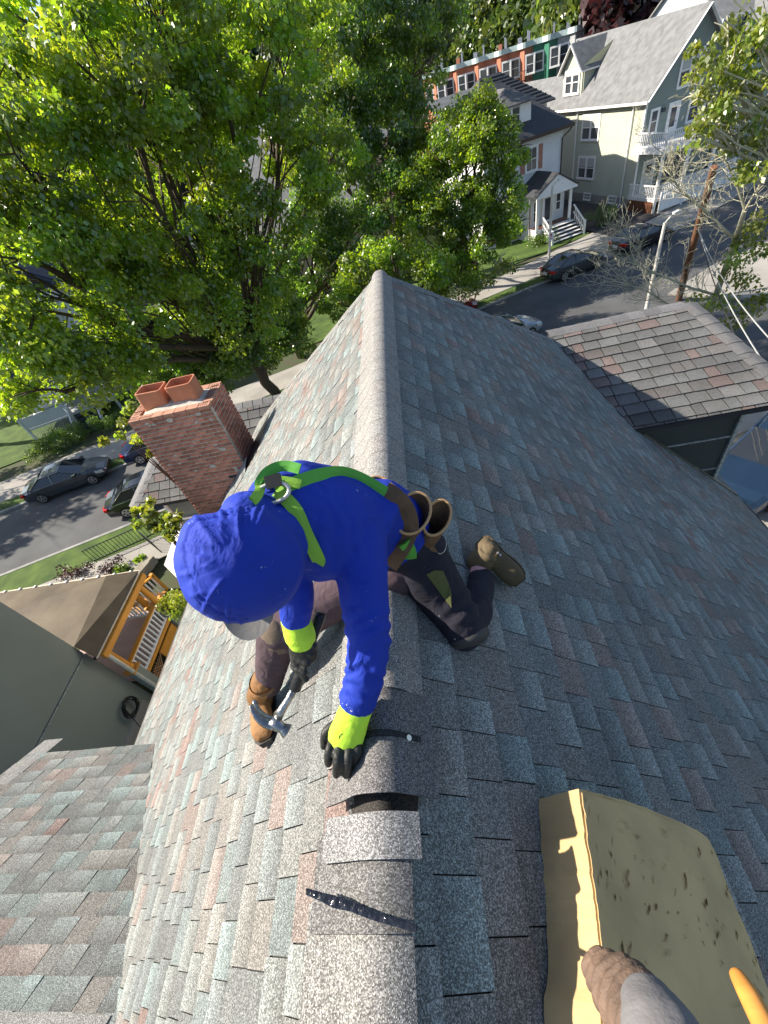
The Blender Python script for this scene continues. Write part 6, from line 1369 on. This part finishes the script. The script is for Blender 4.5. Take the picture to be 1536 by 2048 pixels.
b = MB(); q = [hit(x, y, ('tr',), .006) for x, y in ((852, 1148), (868, 1140), (884, 1142), (896, 1168), (902, 1190), (902, 1215), (890, 1200), (870, 1172))]
if all(v is not None for v in q): b.poly(q, FW*-.004); b.build('knee_patch', OLV, man)
# knee pads
def slab_on(c, n, rx, ry, th, m_, name, e=None):
    e1 = nrm(RT-n*(RT @ n)) if e is None else nrm(A(*e)-n*(A(*e) @ n)); e2 = np.cross(n, e1); b = MB(); ellipsoid(b, c, e1*rx, e2*ry, n*th, 9, 20); return b.build(name, m_, man, smooth=True)
slab_on(at(936, 1276, 1.655), nrm(-UP*.8-FW*.3+RT*.3), .085, .085, .04, PADG, 'knee_pad')
slab_on(kneeR-UP*.015-FW*.045, nrm(-FW*.85-UP*.4-RT*.1), .062, .085, .035, PADM, 'knee_pad')
# boots
def boot(heel, toe, up, m_, name='boot', wide=.052, shaft=None, sole_m=None, L_=1.0):
    heel, toe, up = A(*heel), A(*toe), A(*up); f = nrm(toe-heel); up = nrm(up-f*(up @ f)); s = np.cross(f, up); L = np.linalg.norm(toe-heel)
    b = MB(); R = []
    for t, w, h, z in ((.0, .55, .055, .03), (.05, .8, .075, .03), (.2, .86, .085, .03), (.42, .86, .080, .03), (.6, .98, .066, .028), (.78, 1.0, .056, .026), (.92, .85, .045, .024), (1.0, .5, .03, .022)):
        R.append([heel+f*L*t+s*w*wide*math.cos(a)+up*(z+h*.5+h*.55*math.sin(a)) for a in np.linspace(0, 2*math.pi, 21)[:-1]])
    b.grid(np.array(R), close=True); b.add(R[0], [tuple(range(19, -1, -1))]); b.add(R[-1], [tuple(range(20))])
    top = A(*shaft) if shaft is not None else heel+f*L*.2+up*.2
    limbloft(b, [(heel+f*L*.22+up*.06, .047, .042), (heel+f*L*.24+up*.10, .048, .046), (top, .054, .058)], lat=s, steps=8)
    o = fuse(b, name, m_, man, .006, 3, lambda V: .002*nz3(V, (25, 25, 25)))
    q = MB(); R = []
    for t, w in ((-.02, .5), (.04, .85), (.25, .9), (.45, .85), (.65, 1.02), (.8, 1.06), (.94, .9), (1.03, .5)):
        c = heel+f*L*t; R.append([c+s*w*wide*x+up*z for x, z in ((-1, .0), (-1.02, .03), (1.02, .03), (1, .0))])
    q.grid(np.array(R), close=True); q.add(R[0], [(3, 2, 1, 0)]); q.add(R[-1], [(0, 1, 2, 3)]); q.build('sole', sole_m or BLKP, o)
    l = MB()
    for i in range(5):
        t = .34+i*.06; c = heel+f*L*t+up*(.125-.012*i); l.tube([c-s*.026-up*.012, c+up*.004, c+s*.026-up*.012], .0026, 5); l.tube([c-s*.026-up*.012, c+f*L*.06+up*-.004, c+f*L*.06+s*.026-up*.022], .0026, 5)
    l.build('lace', mat('boot_lace', (.36, .20, .07), .8) if 'boot_lace' not in MATS else MATS['boot_lace'], o)
    ey = MB()
    for i in range(5):
        for sg in (-1, 1):
            c = heel+f*L*(.34+i*.06)+up*(.113-.012*i)+s*.03*sg; ey.tube([c, c+up*.004+s*.002*sg], .005, 8)
    ey.build('eyelet', MATS['pale_metal'], o); return o
LS = lambda x, y: atp(x, y, NL_, RIDGE+NL_*.012); RS = lambda x, y: atp(x, y, NR_, RIDGE+NR_*.012)
boot(LS(541, 1396)+A(.0, 0, .0), LS(538, 1488), nrm(A(0, .1, 1)+NL_*.4), LEA, shaft=at(528, 1362, 2.0), wide=.054)
cf = MB(); c0_ = at(528, 1362, 2.0); cf.tube([c0_-A(0, 0, .02), c0_+A(0, 0, .012)], [.06, .063], 18, cap=False); cf.build('boot_collar', LEB, man)
hb, tb_ = RS(948, 1092), RS(1024, 1172); nf = nrm(tb_-hb); upB = nrm(-DR*.9+NR_*.25); upB = nrm(upB-nf*(upB @ nf))
boot(hb+NR_*.05, tb_+NR_*.05, upB, OLB, shaft=at(958, 1125, 1.93), wide=.052, sole_m=OLB)
b = MB(); limbloft(b, [(at(958, 1150, 1.90), .040), (at(958, 1135, 1.92), .040)], steps=4); b.build('sock', PINK, man, smooth=True)
b = MB(); limbloft(b, [(ankR, .045), (at(524, 1362, 2.0), .042)], steps=4); b.build('sock', SKIN, man, smooth=True)
# gloves
def hand(wrist, knuck, palm_n, fingers, thumb, wcuff, name='glove', cv=.9):
    """wrist, knuckle centre; fingers = 4 lists of joints; thumb list"""
    f = nrm(knuck-wrist); n = nrm(palm_n-f*(palm_n @ f)); s = np.cross(f, n)
    b = MB(); R = []; L = np.linalg.norm(knuck-wrist)
    limbloft(b, [(wrist+f*L*.30, .036, .026), (wrist+f*L*.6, .042, .024), (knuck, .041, .021)], lat=s, steps=10)
    for fg in fingers: limbloft(b, [(p, .0132 if i < len(fg)-1 else .0118) for i, p in enumerate(fg)], n=10, steps=10)
    limbloft(b, [(p, .0135 if i < len(thumb)-1 else .011) for i, p in enumerate(thumb)], n=10, steps=10)
    o = fuse(b, name, GLV, man, .0035, 3)
    c = MB(); limbloft(c, [(wrist-f*.015, .044, .040), (wrist+f*L*.4, .047, .036), (wrist+f*L*cv, .050*(cv/.9)**.25, .030)], lat=s, steps=10, n=20)
    k = fuse(c, 'glove_cuff', NEON, man, .0045, 3, lambda V: .0012*nz3(V, (60, 60, 60))); return o, k, f, n, s
wr_ = Lp[-1][0]+nrm(Lp[-1][0]-Lp[-2][0])*.02; kn_ = at(690, 1478, 1.285)
g1 = hand(at(712, 1418, 1.265), kn_, -FW, [
    [at(666, 1480, 1.29), at(658, 1505, 1.285), at(657, 1526, 1.315)], [at(680, 1487, 1.285), at(675, 1520, 1.272), at(673, 1548, 1.315)],
    [at(697, 1487, 1.285), at(696, 1521, 1.272), at(693, 1549, 1.315)], [at(713, 1480, 1.29), at(715, 1505, 1.28), at(709, 1532, 1.32)]],
    [at(672, 1448, 1.29), at(652, 1465, 1.30), at(648, 1492, 1.32)], None)
# mark printed on the glove back
b = MB(); c = at(688, 1462, 1.285)-FW*.034; e1, e2 = RT, UP
b.tube([c+(e1*math.cos(a)*.9+e2*math.sin(a))*.011 for a in np.linspace(0, 2*math.pi, 17)], .0007, 4, cap=False); b.tube([c+e1*-.007-e2*.006, c+e2*.009, c+e1*.007-e2*.006], .0007, 4); b.tube([c+e2*.009, c-e2*.009], .0007, 4); b.build('glove_emblem', BLKP, g1[1])
g0, g1_ = at(640, 1232, 1.345), at(590, 1378, 1.43); gx = nrm(g1_-g0)
kr = at(606, 1306, 1.365); ax_ = nrm(np.cross(gx, -FW))
hold = lambda t: g0+(g1_-g0)*t
fing = []
for i, t in enumerate((.34, .46, .58, .70)):
    c = hold(t); fing.append([c-ax_*.012-FW*.030, c+ax_*.020-FW*.020, c+ax_*.026+FW*.006, c+ax_*.004+FW*.018])
hand(at(593, 1246, 1.315), at(603, 1305, 1.365)-ax_*.012, -FW, fing, [at(585, 1290, 1.37), at(592, 1330, 1.38), at(612, 1358, 1.385)], None, cv=.55)
# hammer, held: a thing of its own
ham = thing('claw_hammer', 'steel claw hammer with black grip held in the right glove over the tan boot', 'hammer', tuple(at(560, 1430, 1.46)))
b = MB(); b.tube([g0-gx*.012, g0, g0+(g1_-g0)*.3, g0+(g1_-g0)*.7, g1_, g1_+gx*.006], [.013, .019, .016, .0165, .019, .012], 14); b.build('grip', mat('black_grip_rubber', (.014, .015, .017), .4, .1, 10, bump=.2, bscale=90), ham, smooth=True)
hj = at(556, 1432, 1.475); b = MB(); b.tube([g1_-gx*.01, g1_+(hj-g1_)*.4, g1_+(hj-g1_)*.8, hj], [(.012, .014), (.012, .011), (.014, .012), (.018, .015)], 12); b.build('shaft', STEEL, ham, smooth=True)
fd = nrm(RT*.83-UP*.56); b = MB()
hc_ = at(551, 1447, 1.478)
b.tube([hc_-fd*.018, hc_+fd*.010, hc_+fd*.022, hc_+fd*.026, hc_+fd*.042, hc_+fd*.046, hc_+fd*.047], [.018, .0185, .015, .0155, .022, .0215, .017], 16); b.build('head', STEEL, ham, smooth=True)
for sg in (-1, 1):
    b = MB(); pts = [at(548, 1447, 1.478), at(530, 1441, 1.478), at(514, 1426, 1.48), at(505, 1405, 1.485)]
    C = crv([p+FW*sg*.006*(1+i*.5) for i, p in enumerate(pts)], 12); b.tube(list(C), [(.017*(1-.75*f)+.002, .008*(1-.6*f)) for f in np.linspace(0, 1, 12)], 8); b.build('claw', STEEL, ham, smooth=True)
# nail head in the cap
b = MB(); p = atp(817, 1476, NR_, RIDGE+NR_*.045); b.tube([p, p+NR_*.004], .008, 12); tag(b.build('roofing_nail', MATS['pale_metal'], None, org=tuple(p)), 'galvanised roofing nail driven through the dark end of the loose ridge cap', 'nail')
# ================================================================== foam pad, our shoe and the wooden handle
FOAM = cloth('ochre_foam', (.50, .36, .175), .95, .6, 120, .25, 6, var=.15); 
N, L = FOAM.node_tree.nodes, FOAM.node_tree.links
fp_ = thing('foam_pad', 'thick torn ochre foam pad lying on the shaded slope at the lower right', 'foam pad', tuple(RS(1200, 1750)))
def foam_pt(x, y, h): return atp(x, y, NR_, RIDGE+NR_*h)
H_ = .17
# outline: top surface corners
T0, T1, T2, T3, T4 = foam_pt(1157, 1577, H_), foam_pt(1395, 1662, H_), foam_pt(1450, 1740, H_), foam_pt(1610, 2100, H_), foam_pt(1205, 1920, H_)
T5 = foam_pt(1235, 2120, H_); B0_, B5_ = foam_pt(1056, 1566, .015), foam_pt(1112, 2100, .02)
edge = [(1157, 1577), (1280, 1612), (1395, 1662), (1428, 1700), (1462, 1790), (1500, 1880), (1540, 1990), (1590, 2110), (1240, 2110), (1203, 1925), (1188, 1800), (1172, 1690)]
E_ = crv([e for e in edge]+[edge[0]], 110)[:-1]; cx_ = E_.mean(0)
rr_ = random.Random(3); rad = []; b = MB(); ring = []
for i, e in enumerate(E_):
    j = 1+.012*mnoise.noise(Vector((e[0]*.03, e[1]*.03, 0)))+.008*rr_.random()*(rr_.random() < .3); ring.append(cx_+(e-cx_)*j)
tops = []
for f in (0, .15, .3, .45, .6, .72, .82, .9, .96, 1):
    row = []
    for e in ring:
        p = cx_+(e-cx_)*f; z = H_+.008*mnoise.noise(Vector((p[0]*.008, p[1]*.008, 4)))
        pit = mnoise.noise(Vector((p[0]*.045, p[1]*.028, 9))); z -= max(0, pit-.33)*.04
        row.append(foam_pt(p[0], p[1], z-(.012 if f == 1 else .002 if f == .96 else 0)))
    tops.append(row)
def fine_top():
    rows = []
    for f in np.linspace(0, 1, 80):
        row = []
        for e in ring:
            p = cx_+(e-cx_)*f; z = H_+.006*mnoise.noise(Vector((p[0]*.008, p[1]*.008, 4)))
            pit = mnoise.noise(Vector((p[0]*.05, p[1]*.025, 9)))+.5*mnoise.noise(Vector((p[0]*.11, p[1]*.05, 5))); z -= min(max(0, pit-.47)*.045, .006)+min(max(0, mnoise.noise(Vector((p[0]*.11, p[1]*.06, 2)))-.5)*.03, .003)
            if f > .97: z -= .006
            row.append(foam_pt(p[0], p[1], z))
        rows.append(row)
    return rows
TP = np.array(fine_top()); b.grid(TP, close=True)
# sides: the ridge-side face flares out to the wide base line seen in the photo
sides = [TP[-1]]
for g in (.25, .5, .75, 1):
    row = []
    for i, e in enumerate(ring):
        t = TP[-1][i]; 
        leftw = 1 if (e[0] < 1260 and i > len(ring)*.66) or e[0] < 1165 else 0
        base = t-NR_*(H_-.012)
        q = t+(base-t)*g; w = .004*mnoise.noise(Vector((e[0]*.05, e[1]*.05, g*5))); row.append(q+DR*w+YU*w)
    sides.append(row)
b.grid(np.array(sides), close=True); b.build('foam_block', FOAM, fp_, smooth=False)
CRM = mat('crumpled_leather', (.085, .06, .045), .75, .5, 14, bump=.7, bscale=30, col2=(.19, .125, .09)); GTO = cloth('grey_toe_rubber', (.17, .165, .17), .75, .5, 200, .2, 10)
sh_ = thing('shoe', 'worn grey toed brown leather shoe of the photographer pressing into the foam pad', 'shoe', tuple(at(1310, 2040, 1.0)))
b = MB(); limbloft(b, [(at(1198, 1938, 1.30), .038, .024), (at(1225, 1965, 1.27), .050, .036), (at(1265, 2010, 1.22), .060, .045), (at(1310, 2090, 1.15), .05, .045)], steps=14); fuse(b, 'leather_tongue', CRM, sh_, .005, 3, lambda V: .003*nz3(V, (16, 16, 16))+.0022*np.sin((V @ nrm(at(1265, 2010, 1.22)-at(1195, 1935, 1.3)))*190+3*nz3(V, (18, 18, 18))))
b = MB(); limbloft(b, [(at(1305, 2022, .96), .040, .035), (at(1330, 2080, .93), .052, .045), (at(1370, 2180, .9), .058, .05)], steps=14); fuse(b, 'toe_cap', GTO, sh_, .005, 3, lambda V: .0015*nz3(V, (40, 40, 40)))
b = MB()
for (x, y) in ((1283, 2012), (1345, 2046)): c = at(x, y, .905); b.tube([c-RT*.004, c+RT*.004], .0014, 5); b.tube([c-UP*.005, c+UP*.003], .0012, 5)
b.build('white_mark', WHITE, sh_)
hd = thing('wooden_handle', 'orange varnished wooden tool handle end lying on the foam pad', 'handle', tuple(at(1510, 2010, 1.2)))
b = MB(); limbloft(b, [(at(1478, 1956, 1.30), .014, .013), (at(1500, 1995, 1.28), .0175, .016), (at(1545, 2085, 1.25), .019, .017)], steps=10); b.build('handle_end', mat('varnished_wood', (.62, .27, .06), .4, .12, 8, aniso=(1, 6, 1)), hd, smooth=True)
